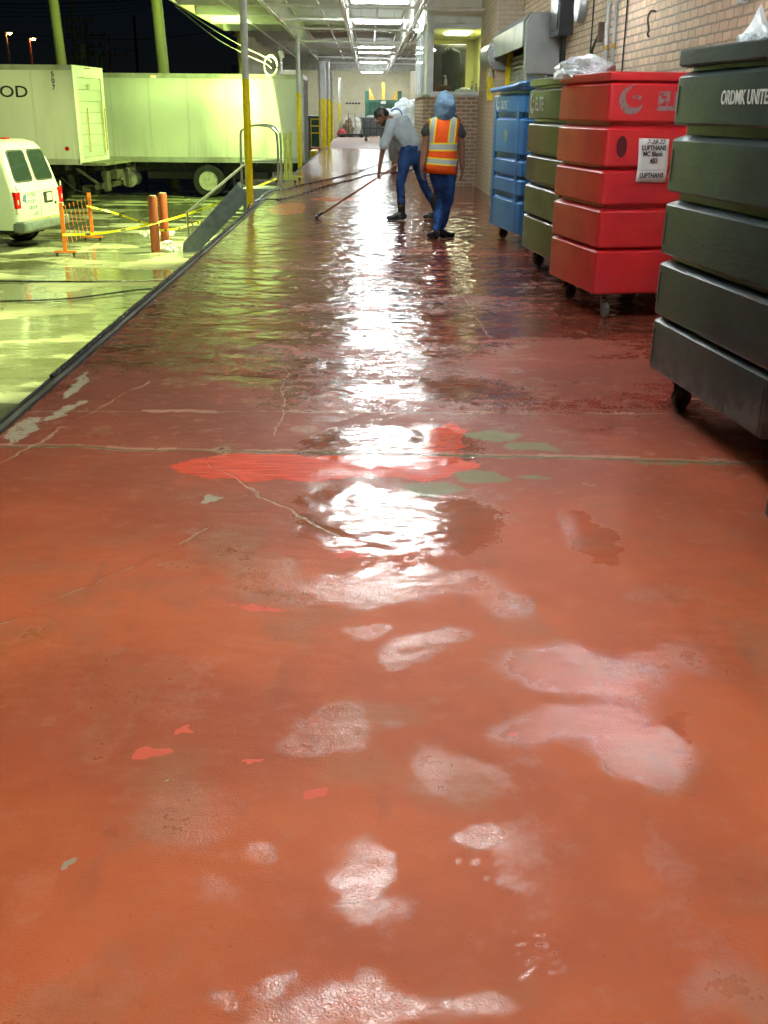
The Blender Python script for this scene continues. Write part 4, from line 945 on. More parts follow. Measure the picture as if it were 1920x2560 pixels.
MB().tube([(.03, 0, .10), (-.02, -.01, .10), (-.04, 0, .04), (-.02, .01, -.06), (-.03, 0, -.10), (-.01, .03, -.12)], .011, smooth_n=4).build('hook', worn('rust_bracket', (.12, .07, .04)), hk, smooth=True)
jb = thing('outlet_box', 'pale outlet box on the brick wall above the charcoal bin', 'electric box', (2.765, 8.43, 2.33))
MB().bx(-.03, .03, -.06, .06, -.07, .09).build('box', galv, jb, bevel=.006); MB().cyl((0, 0, .09), (0, 0, .9), .012, seg=10).build('conduit', galv, jb, smooth=True)
MB().bx(-.04, -.031, -.03, .03, -.02, .04).build('socket', white_paint, jb)

# ------------------------------------------------------------------ glazed office
OF = thing('glazed_office', 'glazed office booth on a brown brick half wall, lit yellow inside', 'office', (2.0, 25.5, 0))
def of(*v): return [v[0] - 2.0, v[1] - 2.0, v[2] - 25.5, v[3] - 25.5, v[4], v[5]]
m = MB(); out = [(1.18, 23.75), (1.32, 23.4), (2.44, 23.4), (2.44, 23.6), (1.42, 23.6), (1.38, 23.8), (1.38, 27.8), (1.18, 27.8)]
m.loft([[(x - 2, y - 25.5, z) for x, y in out] for z in (0, 1.79)]); m.build('brick_base', brick_dark, OF)
m = MB(); out = [(1.15, 23.73), (1.30, 23.37), (2.46, 23.37), (2.46, 23.62), (1.44, 23.62), (1.41, 23.82), (1.41, 27.83), (1.15, 27.83)]
m.loft([[(x - 2, y - 25.5, z) for x, y in out] for z in (1.791, 1.84)]); m.build('sill', worn('sill_grey', (.5, .53, .53), (.4, .42, .42), .35, .3), OF, bevel=.004)
fm = worn('window_frame', (.74, .80, .84), (.62, .68, .70), .35, scale=4)
m = MB(); m.bx(*of(1.24, 1.37, 23.42, 23.56, 1.84, 3.9)); m.bx(*of(2.39, 2.45, 23.42, 23.52, 1.84, 3.12)); m.bx(*of(1.37, 2.45, 23.42, 23.52, 3.10, 3.18)); m.bx(*of(1.37, 2.39, 23.42, 23.52, 1.84, 1.89))
m.bx(*of(1.19, 1.235, 23.7, 23.8, 1.84, 3.9))
for k in range(4): m.bx(*of(1.18, 1.235, 24.35 + k * 1.1, 24.43 + k * 1.1, 1.84, 3.12))
m.bx(*of(1.17, 1.24, 23.8, 27.8, 3.10, 3.18)); m.build('window_frame', fm, OF, bevel=.004)
tg = NT('office_glass'); tg.out(col=(.92, .97, .95), rough=.01, trans=1.0, ior=1.45, spec=.5)
m = MB(); m.bx(*of(1.371, 2.389, 23.46, 23.468, 1.891, 3.099)); m.build('pane', tg.m, OF)
m = MB(); m.bx(*of(1.20, 1.208, 23.81, 27.79, 1.845, 3.099)); m.build('pane', tg.m, OF)
m = MB(); m.bx(*of(1.21, 2.74, 23.43, 27.8, 3.19, 4.05)); m.build('header', white_paint, OF)
yw = worn('office_yellow', (.74, .74, .34), (.68, .68, .3), .6, scale=1)
m = MB(); m.bx(*of(2.60, 2.74, 23.6, 27.7, 0, 3.18)); m.bx(*of(1.42, 2.60, 27.6, 27.72, 0, 3.18)); m.build('inner_wall', yw, OF)
m = MB(); m.bx(*of(1.42, 2.59, 23.62, 27.59, 3.12, 3.185)); m.build('inner_ceiling', worn('ceiling_cream', (.66, .66, .4), (.6, .6, .36), .6), OF)
m = MB(); m.bx(*of(1.75, 2.25, 24.4, 25.6, 3.10, 3.119)); m.build('ceiling_light', emit('office_lamp', (1.0, 1.0, .62), 14.0), OF)
m = MB(); m.bx(*of(1.42, 2.59, 23.62, 27.59, -.0, .01)); m.build('inner_floor', conc, OF)
dk = worn('reflection_dark', (.10, .10, .085), (.05, .05, .045), .4)  # dark cabinet shape added to imitate the reflection in the office glass
o = thing('reflection_cabinet', 'dark tall cabinet shape added for the reflection in the office glass', 'cabinet', (1.80, 24.9, .012)); MB().bx(-.37, .35, -.3, .3, 0, 2.85).build('carcass', dk, o, bevel=.01)
MB().bx(-.35, -.03, -.325, -.301, .05, 2.80).build('door', worn('reflection_door', (.07, .075, .065), (.04, .045, .04), .25), o, bevel=.004); MB().bx(-.01, .33, -.325, -.301, .05, 2.80).build('door', worn('reflection_door', (.17, .17, .14)), o, bevel=.004)
m = MB(); m.bx(-.10, -.07, -.34, -.326, 1.2, 1.5); m.build('handle', galv, o)
o = thing('reflection_coat', 'grey blue coat shape added for the reflection in the office window', 'coat', (1.80, 24.35, 2.72)); m = MB()  # added coat shape, part of the imitated dark reflection in the window
m.loft([[(a * math.cos(t_ * math.pi / 6) + ox, b * math.sin(t_ * math.pi / 6), z) for t_ in range(12)] for a, b, z, ox in ((.03, .03, .06, 0), (.06, .05, .03, 0), (.17, .07, -.01, .01), (.21, .09, -.07, 0), (.20, .09, -.35, .01), (.17, .08, -.6, -.02), (.20, .1, -.85, .0))])
m.build('cloth', worn('reflection_cloth', (.04, .055, .06), (.02, .03, .035), .8), o, smooth=True); MB().tube([(-.14, 0, .02), (0, 0, .13), (0, 0, .22), (.03, 0, .25)], .006).build('hanger', galv, o)
o = thing('cardboard_box', 'brown cardboard box on the office sill behind the glass', 'box', (1.62, 23.85, 1.845)); MB().bx(-.17, .17, -.12, .12, 0, .17).build('carton', worn('card', (.20, .10, .05), (.14, .08, .04), .7), o, bevel=.004); MB().bx(-.172, .172, -.03, .03, .171, .174).build('packing_tape', worn('ptape', (.4, .3, .15), (.3, .2, .1), .3), o)
o = thing('spray_bottle', 'white spray bottle on top of the cardboard box in the office', 'bottle', (1.66, 23.85, 2.02)); MB().lathe([(.03, 0), (.034, .02), (.034, .10), (.012, .15), (.012, .17)], (0, 0, 0), seg=14).build('bottle', fm, o, smooth=True); MB().bx(-.05, .015, -.01, .01, .17, .20).build('trigger', white_paint, o)
bag('crumpled pale plastic on the office sill, right of the box', (2.08, 23.8, 1.87), .20, .12, .10, 21)
for k, x in enumerate((2.22, 2.31)):
    o = thing('plastic_bottle', ('taller', 'shorter')[k] + ' clear bottle at the right end of the office sill', 'bottle', (x, 23.75, 1.845), group='bottles on the office sill'); h = .24 - .05 * k
    MB().lathe([(.03, 0), (.035, .02), (.035, h * .6), (.013, h * .85), (.013, h)], (0, 0, 0), seg=14).build('bottle', worn('pale_bottle', (.5, .6, .45), (.4, .5, .4), .2), o, smooth=True); MB().cyl((0, 0, h), (0, 0, h + .02), .015, seg=10).build('cap', ink, o)
sill_ = thing('office_shelf', 'narrow pale shelf inside the office under the window', 'shelf', (1.95, 23.78, 1.80)); MB().bx(-.5, .45, -.16, .20, .0, .044).build('board', fm, sill_)

# ------------------------------------------------------------------ far end of the dock
grn = worn('machine_green', (.03, .13, .085), (.02, .075, .05), .45, scale=3)
oy = worn('ram_yellow', (.72, .42, .06), (.6, .33, .05), .45)
BA = thing('baler', 'dark green waste baler with three yellow uprights by the end wall', 'machine', (.95, 67.5, 0))
m = MB(); m.bx(-.95, .95, -.5, .7, .15, 2.05); m.build('press_body', grn, BA, bevel=.02)
m = MB(); m.bx(-1.1, -.87, -.62, .3, 0, 2.62); m.bx(.87, 1.1, -.62, .3, 0, 2.62); m.bx(-.87, .87, -.6, -.4, 1.95, 2.12); m.build('side_frame', grn, BA, bevel=.01)
m = MB()
for k in range(7): m.bx(-.8 + k * .25, -.74 + k * .25, -.56, -.505, .3, 1.9)
m.bx(-.85, .85, -.57, -.505, 1.1, 1.2); m.build('front_ribs', worn('machine_green_dark', (.02, .08, .05), (.015, .05, .03), .5), BA)
MB().bx(-.10, .10, -.3, -.1, 2.12, 3.1).build('ram', oy, BA, bevel=.01)
for s in (-1, 1):
    m = MB(); m.bx(s * .80 - .04, s * .80 + .04, -.3, -.1, 2.12, 2.72); m.prism([(s * .76, -.2, 2.12), (s * .50, -.2, 2.12), (s * .74, -.2, 2.62)], (0, .04, 0)); m.build('brace', oy, BA)
MB().bx(-.15, .15, -.63, -.61, 1.9, 2.05).build('notice', white_paint, BA)
MB().bx(-1.45, -1.12, -.3, .0, .9, 1.3).build('control_box', galv, BA, bevel=.01)
tub = worn('tub_grey', (.16, .18, .18), (.10, .12, .12), .5, scale=4)
CT = thing('tub_cart', 'grey plastic tub cart on castors standing before the baler', 'cart', (.30, 58.2, 0))
m = MB(); m.loft([rrect(-a, a, -b, b, z, .08, 4) for a, b, z in ((.50, .38, .26), (.53, .42, .30), (.64, .50, 1.12), (.70, .56, 1.13), (.70, .56, 1.18), (.62, .48, 1.18), (.60, .46, 1.0))]); m.build('tub', tub, CT, smooth=True, angle=30)
m = MB()
for k in range(4): m.bx(-.50 + k * .33, -.45 + k * .33, -.53, -.40, .3, 1.1)
m.bx(-.60, .60, -.52, -.40, .62, .68); m.build('tub_ribs', worn('tub_dark', (.06, .07, .07), (.04, .05, .05), .5), CT)
for sx in (-1, 1):
    for sy in (-1, 1): castor(CT, sx * .4, sy * .28, .26, .09)
bag('white bag and paper heaped in the grey tub cart', (.35, 58.2, 1.16), .35, .3, .14, 31)
BC = thing('bag_cart', 'low cart heaped with white rubbish bags beside the office', 'cart', (1.05, 30.2, 0))
m = MB(); m.loft([rrect(-a, a, -b, b, z, .06, 4) for a, b, z in ((.42, .6, .22), (.44, .62, .26), (.50, .68, .92), (.54, .72, .94), (.54, .72, .98), (.46, .64, .98), (.44, .6, .5))]); m.build('tub', tub, BC, smooth=True, angle=30)
for sx in (-1, 1):
    for sy in (-1, 1): castor(BC, sx * .34, sy * .5, .22, .08)
for k, (x, y, z, a, b, c_) in enumerate(((.78, 29.95, 1.22, .32, .34, .34), (1.22, 30.0, 1.36, .34, .36, .40), (1.02, 30.4, 1.50, .30, .32, .30), (.52, 30.1, 1.33, .26, .25, .22), (1.28, 29.7, 1.08, .22, .25, .24))):
    bag(['lowest white rubbish bag in the cart, behind the bending worker', 'large white rubbish bag next to the office base', 'topmost white rubbish bag of the heap', 'pale rubbish bag hanging over the left rim of the heap', 'small front rubbish bag of the heap'][k], (x, y, z), a, b, c_, 50 + k, grp='white rubbish bags heaped in a cart')
o = MB().tube([(.62, 29.55, 1.50), (.75, 29.5, 1.56), (.88, 29.55, 1.50), (.93, 29.5, 1.36)], .022, 8, 4).build('blue_strap', worn('strap_blue', (.04, .16, .42), (.03, .1, .3), .4), None, smooth=True); tag(o, 'blue strip lying over the white rubbish bags', 'strap')
DU = thing('green_container', 'dark green steel container behind the thick yellow column', 'container', (-2.6, 54.5, -1.2))
m = MB(); m.bx(-.7, .55, -1, 2.5, .15, 2.45); m.build('body', grn, DU, bevel=.02)
m = MB()
for k in range(4): m.bx(-.6 + k * .32, -.54 + k * .32, -1.06, -1.002, .2, 2.4)
m.build('ribs', grn, DU)
GR = thing('guard_rail', 'yellow guard rail with three bars beside the thick square column', 'rail', (-2.3, 50, -.2))
for z in (.74, 1.04, 1.33): MB().bx(-.24, .28, -.02, .02, z - .025, z + .025).build('bar', post_yel, GR)
m = MB(); m.bx(-.27, -.241, -.02, .02, 0, 1.37); m.bx(.281, .31, -.02, .02, 0, 1.37); m.build('upright', post_yel, GR)
o = tag(MB().bx(-2.45, -2.0, 47.2, 48.6, -.25, .0).build('orange_mat', worn('mat_orange', (.55, .14, .07), (.4, .1, .05), .6), None), 'red orange pad below the yellow guard rail', 'pad')
o = tag(MB().bx(-2.14, -1.90, 40.6, 42.4, -.28, .10).build('yellow_block', post_yel, None, bevel=.02), 'yellow bumper block at the dock edge behind the long trailer', 'bumper')
random.seed(5)
jm = [worn('sack_pale', (.55, .55, .5), (.4, .4, .36), .6), worn('sack_brown', (.20, .15, .09), (.12, .09, .06), .7), worn('sack_red', (.4, .04, .05), (.3, .03, .03), .5), worn('sack_grey', (.22, .22, .21), (.12, .12, .12), .6)]
for k, (x, y, a, c_, mi, lb) in enumerate(((-1.55, 66.5, .26, .42, 2, 'dark red sack at the far left of the dock, by the yellow poles'), (-1.15, 66.8, .34, .85, 1, 'brown sack standing in the row of sacks by the end wall'),
        (-.70, 66.9, .30, .95, 0, 'tall pale sack standing in the row by the end wall'), (-.30, 67.0, .32, .62, 3, 'grey sack nearest the tub cart'), (-1.4, 67.4, .30, .95, 0, 'pale sack behind the brown one by the end wall'))):
    bag(lb, (x, y, c_ * .35), a, a, c_ * .8, 70 + k, grp='sacks standing along the end wall', mat=jm[mi])
PL = thing('low_trolley', 'low dark flat trolley under the sacks at the end wall', 'trolley', (-.85, 66.2, 0)); MB().bx(-.95, .75, -.3, .2, .10, .20).build('deck', black_steel, PL)
MB().tube([(-.3, .1, .2), (-.3, .15, 1.35), (.1, .15, 1.35), (.1, .1, .2)], .02).build('push_handle', black_steel, PL); MB().bx(-.8, -.6, -.2, .0, 0, .1).build('wheel', black_rub, PL); MB().bx(.4, .6, -.2, .0, 0, .1).build('wheel', black_rub, PL)
for x, y, z, w_, h_, lb in ((2.68, 42, 2.05, .30, .75, 'larger dark notice frame on the cream wall beyond the office'), (2.68, 46.5, 1.85, .3, .6, 'smaller dark notice frame on the cream wall beyond the office')):
    o = thing('notice_frame', lb, 'frame', (x, y, z), group='dark notice frames on the cream wall'); MB().bx(-.03, .05, -w_, w_, -h_ / 2, h_ / 2).build('frame', black_steel, o, bevel=.004); MB().bx(-.034, -.031, -w_ * .5, w_ * .6, -h_ * .3, h_ * .25).build('sheet', white_paint, o)
sg = thing('wall_lettering', 'small dark marks painted on the beige end wall left of the baler', 'marking', (-1.05, 74.38, 1.9))
m = MB()
for k in range(5): m.prism([(-.42 + k * .20, -.001, 0), (-.27 + k * .20, -.001, -.0), (-.24 + k * .20, -.001, .11), (-.40 + k * .20, -.001, .10)], (0, -.004, 0))
m.build('marks', ink, sg)

# ------------------------------------------------------------------ cables by the flood lamp, poles and wires in the yard
wire_m = worn('wire_pale', (.045, .05, .045), (.03, .03, .03), .6); wire_d = worn('wire_dark', (.05, .055, .05), (.03, .03, .03), .5)
for k, (dz, lb) in enumerate(((0, 'upper pale cable sagging from the canopy edge to the coil'), (-.18, 'lower pale cable sagging from the canopy edge to the coil'))):
    o = MB().tube([(-5.0, 29.8, 4.05 + dz * .3), (-4.2, 31.4, 3.52 + dz), (-3.6, 33.0, 3.2 + dz), (-3.1, 33.9, 2.98 + dz), (-2.9, 34.0, 2.85 + dz)], .014, 8, 8).build('hanging_cable', wire_m, None, smooth=True); tag(o, lb, 'cable', 'pale cables along the canopy edge')
m = MB()
for k in range(5):
    rr_ = .27 + .025 * math.sin(k * 2.1); m.tube([(rr_ * math.cos(2 * math.pi * j / 24) * .72, k * .02 - .05, rr_ * math.sin(2 * math.pi * j / 24) + .01 * k) for j in range(24)], .008, 6)
o = m.build('cable_coil', wire_m, None, smooth=True, loc=(-2.93, 34.0, 2.72)); tag(o, 'coil of pale cable hung beside the glaring flood lamp', 'cable coil')
wood = worn('pole_wood', (.66, .66, .34), (.48, .48, .22), .8, scale=5, stretch=(1, 1, .12), bump=.01)
for x0, x1, y, r, lb in ((-10.85, -10.68, 40, .20, 'thick wooden pole rising behind the box truck'), (-7.27, -7.10, 40, .22, 'thick wooden pole rising behind the long trailer, with a pale conduit')):
    p = thing('wooden_pole', lb, 'pole', (x1, y, -1.2), group='thick lit wooden poles behind the trucks')
    MB().cyl((0, 0, 0), ((x0 - x1) * 2.2, 0, 9.6), r * 1.05, r * .85, 20).build('trunk', wood, p, smooth=True)
    if x1 > -8: MB().cyl((.19, -.12, 0), (.19 + (x0 - x1) * 2.2, -.12, 9.6), .03, seg=8).build('conduit', post_white, p, smooth=True)
dim = worn('far_pole', (.20, .20, .15), (.12, .12, .09), .8)
redp = worn('far_red_pole', (.30, .10, .06), (.2, .07, .05), .8)
def upole(x, y, h, arms, label, r=.14, mat=None, cans=()):
    p = thing('utility_pole', label, 'utility pole', (x, y, -1.2), group='distant utility poles behind the yard')
    MB().cyl((0, 0, 0), (0, 0, h + 1.2), r, r * .7, 10).build('pole', mat or dim, p, smooth=True)
    for z, hw in arms:
        a = MB().bx(-hw, hw, -.06, .06, z + 1.14, z + 1.26).build('cross_arm', mat or dim, p)
        n = 4
        for k in range(n): xx = -hw + .1 + k * (2 * hw - .2) / (n - 1); MB().cyl((xx, 0, z + 1.26), (xx, 0, z + 1.5), .05, seg=6).build('insulator', wire_m, a)
    for xx, z in cans: MB().cyl((xx, -.1, z + .6), (xx, -.1, z + 1.4), .20, seg=12).build('transformer', worn('can_grey', (.34, .36, .30), (.25, .26, .2), .5), p, smooth=True)
upole(-18.0, 70, 8.5, ((6.5, 1.2), (5.9, .5)), 'distant utility pole half hidden by the left wooden pole', cans=((.45, 5.0),))
upole(-19.72, 80, 7.4, ((6.28, 1.35), (5.55, 1.0), (5.0, 1.2)), 'distant utility pole with three cross arms and grey transformers', cans=((-.85, 4.8), (-.5, 4.8), (.6, 4.9), (.95, 4.7)))
upole(-22.8, 100, 7.5, ((5.9, 1.6),), 'slender distant utility pole right of the transformer pole', .12)
upole(-15.3, 75, 7.2, (), 'thin reddish pole standing alone between the two wooden poles', .11, redp)
sod = emit('sodium_glow', (1.0, .42, .10), 60)
for x, y, h, lb, rm in ((-28.4, 90, 7.1, 'orange street lamp at the far left of the night sky', dim), (-26.6, 90, 6.7, 'smaller orange street lamp with a reddish pole, right of the other', redp)):
    p = thing('street_lamp', lb, 'street lamp', (x, y, -1.2), group='orange street lamps in the night sky')
    MB().cyl((0, 0, 0), (-.1, 0, h + 1.1), .09, .06, 10).build('pole', rm, p, smooth=True)
    MB().bx(-.2, .45, -.14, .14, h + 1.1, h + 1.22).build('lamp_head', dim, p)
    MB().lathe([(.01, -.13), (.13, -.10), (.16, -.02), (.10, .0)], (.2, 0, h + 1.1), seg=12).build('lamp_glass', sod, p, smooth=True)
def wire(label, pts, r=.018, mat=None):
    o = MB().tube(pts, r, 5, 8).build('overhead_wire', mat or wire_d, None, smooth=True); tag(o, label, 'wire', 'overhead wires in the night sky')
wire('topmost pale overhead wire crossing the left sky', [(-30, 60, 6.4), (-19, 60, 6.5), (-12.9, 60, 6.75), (-8, 60, 7.2)], .03, wire_m)
wire('long overhead wire crossing low behind both wooden poles', [(-34, 80, 6.7), (-25.2, 80, 6.33), (-20, 80, 6.1), (-15.2, 80, 6.09), (-9, 80, 6.84), (-5, 80, 7.5)], .022, wire_m)
wire('thin overhead wire sloping down at the far left', [(-32, 70, 6.3), (-24, 70, 5.6), (-19, 70, 5.2), (-14, 70, 4.8)], .014)
for k in range(4):
    wire(['first', 'second', 'third', 'fourth'][k] + ' of the dim wires fanning from the canopy corner', [(-7.4 - .2 * k, 45, 5.6), (-11, 52, 6.0 - .14 * k), (-18, 62, 6.7 - .2 * k), (-26, 70, 7.6 - .3 * k)], .014)
#PART4
# ------------------------------------------------------------------ people
def caps(bm, p0, p1, a0, a1, b0=None, b1=None, side=None, seg=14):
    """tapered capsule with elliptical section: half width a along side, half depth b"""
    p0, p1 = Vector(p0), Vector(p1); b0 = b0 or a0; b1 = b1 or a1; d = (p1 - p0)
    L = d.length; d = d / L if L > 1e-6 else Vector((0, 0, 1))
    s = Vector(side) if side else (Vector((1, 0, 0)) if abs(d.x) < .8 else Vector((0, 1, 0)))
    s = (s - d * s.dot(d)).normalized(); u = d.cross(s); rings = []
    for k in range(1, 6):
        t = R(90 * k / 5); rings.append((p0 - d * min(a0, b0) * math.cos(t), a0 * math.sin(t), b0 * math.sin(t)))
    for k in range(0, 5):
        t = R(90 * (5 - k) / 5); rings.append((p1 + d * min(a1, b1) * math.cos(t), a1 * math.sin(t), b1 * math.sin(t)))
    vs = [[bm.verts.new(c + s * a * math.cos(2 * math.pi * i / seg) + u * b * math.sin(2 * math.pi * i / seg)) for i in range(seg)] for c, a, b in rings]
    for r0, r1 in zip(vs, vs[1:]):
        for i in range(seg): bm.faces.new((r0[i], r0[(i + 1) % seg], r1[(i + 1) % seg], r1[i]))
    bm.faces.new(list(reversed(vs[0]))); bm.faces.new(vs[-1])
def blob(name, parts, mat, parent, origin, voxel=.009, it=6, fold=0, fs=9, cut=None):
    bm = bmesh.new()
    for p in parts: caps(bm, *p[0], **(p[1] if len(p) > 1 else {}))
    bmesh.ops.translate(bm, verts=bm.verts, vec=-Vector(origin))
    bmesh.ops.recalc_face_normals(bm, faces=bm.faces)
    me = bpy.data.meshes.new('tmp'); bm.to_mesh(me); bm.free()
    o = bpy.data.objects.new('tmp', me); COL.objects.link(o)
    r = o.modifiers.new('r', 'REMESH'); r.mode = 'VOXEL'; r.voxel_size = voxel
    s = o.modifiers.new('s', 'SMOOTH'); s.iterations = it; s.factor = .5
    dg = bpy.context.evaluated_depsgraph_get(); dg.update()
    m2 = bpy.data.meshes.new_from_object(o.evaluated_get(dg)); bpy.data.objects.remove(o)
    if fold:
        nn = [v.normal.copy() for v in m2.vertices]
        for v, n in zip(m2.vertices, nn):
            p = v.co * fs; f = noise.noise(Vector((p.x, p.y, p.z * .8))) + .5 * noise.noise(p * 2.3)
            v.co += n * fold * f
    if cut:
        b2 = bmesh.new(); b2.from_mesh(m2)
        for pco, pno in cut:
            g = bmesh.ops.bisect_plane(b2, geom=b2.verts[:] + b2.edges[:] + b2.faces[:], plane_co=Vector(pco) - Vector(origin), plane_no=pno, clear_outer=True)
            ed = [e_ for e_ in g['geom_cut'] if isinstance(e_, bmesh.types.BMEdge)]
            if ed: bmesh.ops.holes_fill(b2, edges=ed)
        b2.to_mesh(m2); b2.free()
    m2.name = name; m2.shade_smooth(); m2.materials.clear(); m2.materials.append(mat)
    o = bpy.data.objects.new(name, m2); COL.objects.link(o); o.parent = parent
    return o
def skinm(name, c):
    return worn(name, c, tuple(x * .75 for x in c), .45, scale=8, bump=.001, bscale=60, spec=.35)
def cloth(name, c, c2=None, rough=.85, scale=7):
    return worn(name, c, c2 or tuple(x * .7 for x in c), rough, scale=scale, bump=.0015, bscale=45, spec=.2)
jean = cloth('jeans_blue', (.022, .065, .19), (.012, .034, .10), scale=5)
jean2 = cloth('jeans_bright', (.022, .07, .24), (.010, .028, .10), scale=4)
skin1 = skinm('skin_brown', (.22, .105, .062)); skin2 = skinm('skin_dark', (.24, .115, .07))
boot = worn('boot_rubber', (.025, .030, .032), (.05, .055, .05), .25, scale=9)
def hand(wrist, d, palm_n, thumb, curl=.5, s=1.0):
    """palm, four unequal curled fingers and a thumb leaving the palm's side; returns capsule specs"""
    w_ = Vector(wrist); d = Vector(d).normalized(); n = Vector(palm_n); n = (n - d * n.dot(d)).normalized(); t = d.cross(n).normalized()
    if Vector(thumb).dot(t) < 0: t = -t
    out = [((w_, w_ + d * .075 * s, .026 * s, .038 * s, .018 * s, .015 * s), dict(side=t))]
    for k, (off, ln) in enumerate(((.030, .070), (.011, .078), (-.009, .073), (-.028, .058))):
        p = w_ + d * .085 * s + t * off * s; a = curl * .6; dirs = []
        q = p
        for j, f in enumerate((.45, .32, .23)):
            dj = d * math.cos(a) + n * math.sin(a); q2 = q + dj * ln * f * s
            out.append(((q, q2, (.0095 - .0012 * j) * s, (.0088 - .0012 * j) * s),)); q = q2; a += curl * .75
    p = w_ + d * .025 * s + t * .030 * s; q = p + (d * .6 + t * .75 + n * .25).normalized() * .038 * s; q2 = q + (d * .95 + t * .1 + n * .35).normalized() * .030 * s
    out += [((p, q, .013 * s, .011 * s),), ((q, q2, .0105 * s, .009 * s),)]
    return out

# --- the worker bending over with a long handled tool
O1 = (.56, 15.82, 0)
M1 = thing('person', 'bending worker in a grey shirt, blue jeans and black boots holding a long pole', 'person', O1)
sdv = (.55, .83, .0)
hd = Vector((.205, 15.76, 1.425)); fwd = Vector((-.72, -.12, -.68)).normalized(); upv = Vector((-.66, -.05, .72)); upv = (upv - fwd * upv.dot(fwd)).normalized(); rt = fwd.cross(upv).normalized()
def hp(f, u, s): return hd + fwd * f + upv * u + rt * s
Lw, Rw = Vector((.170, 15.64, .705)), Vector((.43, 15.80, .83))
body = [((hp(-.01, .015, 0), hp(.01, .03, 0), .078, .074, .095, .09), dict(side=tuple(rt))),   # cranium
        ((hp(.035, -.03, 0), hp(.04, -.085, 0), .062, .045, .07, .045), dict(side=tuple(rt))),  # face and jaw
        ((hp(.095, -.005, 0), hp(.118, -.035, 0), .011, .016),),                                   # nose
        ((hp(.075, -.075, -.015), hp(.075, -.075, .015), .013, .013),),                           # lips
        ((hp(.078, .018, -.03), hp(.078, .018, .03), .016, .016),),                               # brow
        ((hp(-.005, -.02, .079), hp(-.012, .012, .082), .013, .015, .02, .022),), ((hp(-.005, -.02, -.079), hp(-.012, .012, -.082), .013, .015, .02, .022),),
        ((Vector((.36, 15.80, 1.375)), hp(-.04, -.07, 0), .062, .055),),
        ((Vector((.44, 15.83, 1.30)), Vector((.62, 15.84, 1.02)), .15, .14, .10, .10), dict(side=sdv)),
        ((Vector((.32, 15.68, 1.31)), Vector((.225, 15.63, 1.03)), .052, .043),), ((Vector((.225, 15.63, 1.03)), Lw, .041, .027),),
        ((Vector((.57, 15.99, 1.31)), Vector((.50, 16.0, 1.05)), .052, .043),), ((Vector((.50, 16.0, 1.05)), Rw, .041, .027),),
        ((Vector((.55, 15.75, .90)), Vector((.475, 15.74, .48)), .07, .05),), ((Vector((.475, 15.74, .48)), Vector((.505, 15.77, .12)), .045, .035),),
        ((Vector((.70, 15.89, .90)), Vector((.83, 15.96, .48)), .07, .05),), ((Vector((.83, 15.96, .48)), Vector((1.03, 16.06, .14)), .045, .035),),
        ((Vector((.60, 15.80, .98)), Vector((.64, 15.84, .90)), .13, .12, .10, .10), dict(side=sdv))]
body += hand(Lw, (-.10, .03, -1), (.75, .3, 0), (-.3, 1, 0), .95, 1.0)
body += hand(Rw, (-.30, -.25, -.85), (-.4, .8, 0), (-1, -.3, 0), .95, 1.0)
B1 = blob('body', body, skin1, M1, O1, .0062, 3)
shirt_grey = NT('two_tone_shirt'); P = shirt_grey.pos(); n = shirt_grey.noise(P, 6, 4); n_ = shirt_grey.noise(P, 2.5, 3)
shirt_grey.out(col=shirt_grey.mix(shirt_grey.sm(n, .35, .7), (.40, .47, .52), (.30, .35, .38)), rough=.9, spec=.2, nor=shirt_grey.bump(shirt_grey.noise(P, 45, 3), .0015, .6))
sh = [((Vector((.48, 15.85, 1.27)), Vector((.61, 15.85, 1.08)), .235, .19, .165, .155), dict(side=sdv)), ((Vector((.60, 15.85, 1.08)), Vector((.635, 15.84, .97)), .170, .165, .140, .138), dict(side=sdv)),
      ((Vector((.41, 15.82, 1.345)), Vector((.50, 15.86, 1.28)), .165, .235, .105, .155), dict(side=sdv)), ((Vector((.355, 15.80, 1.375)), Vector((.39, 15.81, 1.34)), .072, .10),),
      ((Vector((.34, 15.70, 1.325)), Vector((.255, 15.645, 1.10)), .082, .075),), ((Vector((.57, 16.0, 1.325)), Vector((.505, 16.0, 1.12)), .080, .072),),
      ((Vector((.50, 15.84, 1.12)), Vector((.60, 15.83, .96)), .13, .13, .12, .12), dict(side=sdv)), ((Vector((.255, 15.645, 1.10)), Vector((.24, 15.64, 1.055)), .074, .072),)]
blob('shirt', sh, shirt_grey.m, M1, O1, .009, 4, .017, 7, cut=[((.24, 15.64, 1.045), (-.12, 0, -1))] if 0 else None)
jn = [((Vector((.60, 15.79, .985)), Vector((.645, 15.83, .90)), .160, .160, .132, .135), dict(side=sdv)),
      ((Vector((.55, 15.745, .90)), Vector((.475, 15.735, .50)), .100, .070),), ((Vector((.475, 15.735, .50)), Vector((.50, 15.765, .26)), .066, .058),),
      ((Vector((.71, 15.89, .90)), Vector((.83, 15.96, .49)), .100, .070),), ((Vector((.83, 15.96, .49)), Vector((.95, 16.02, .28)), .066, .058),)]
blob('jeans', jn, jean, M1, O1, .009, 3, .013, 11)
def bootp(ank, toe, top, r=.062):
    a, t_, u = Vector(ank), Vector(toe), Vector(top); h = a + (a - t_).normalized() * .045 + Vector((0, 0, -.02)); h.z = .045; s = (t_ - a).cross(Vector((0, 0, 1))).normalized(); t_.z = .035
    return [((u, a, r, .050),), ((Vector((h.x, h.y, .050)), t_, .042, .040, .045, .030), dict(side=tuple(s))), ((a, a.lerp(t_, .55) + Vector((0, 0, -.01)), .048, .036),),
            ((Vector((h.x, h.y, .014)), Vector((t_.x, t_.y, .014)), .044, .046, .012, .012), dict(side=tuple(s)))]
blob('boot', bootp((.505, 15.77, .10), (.305, 15.71, .04), (.492, 15.757, .335), .064), boot, M1, O1, .007, 2)
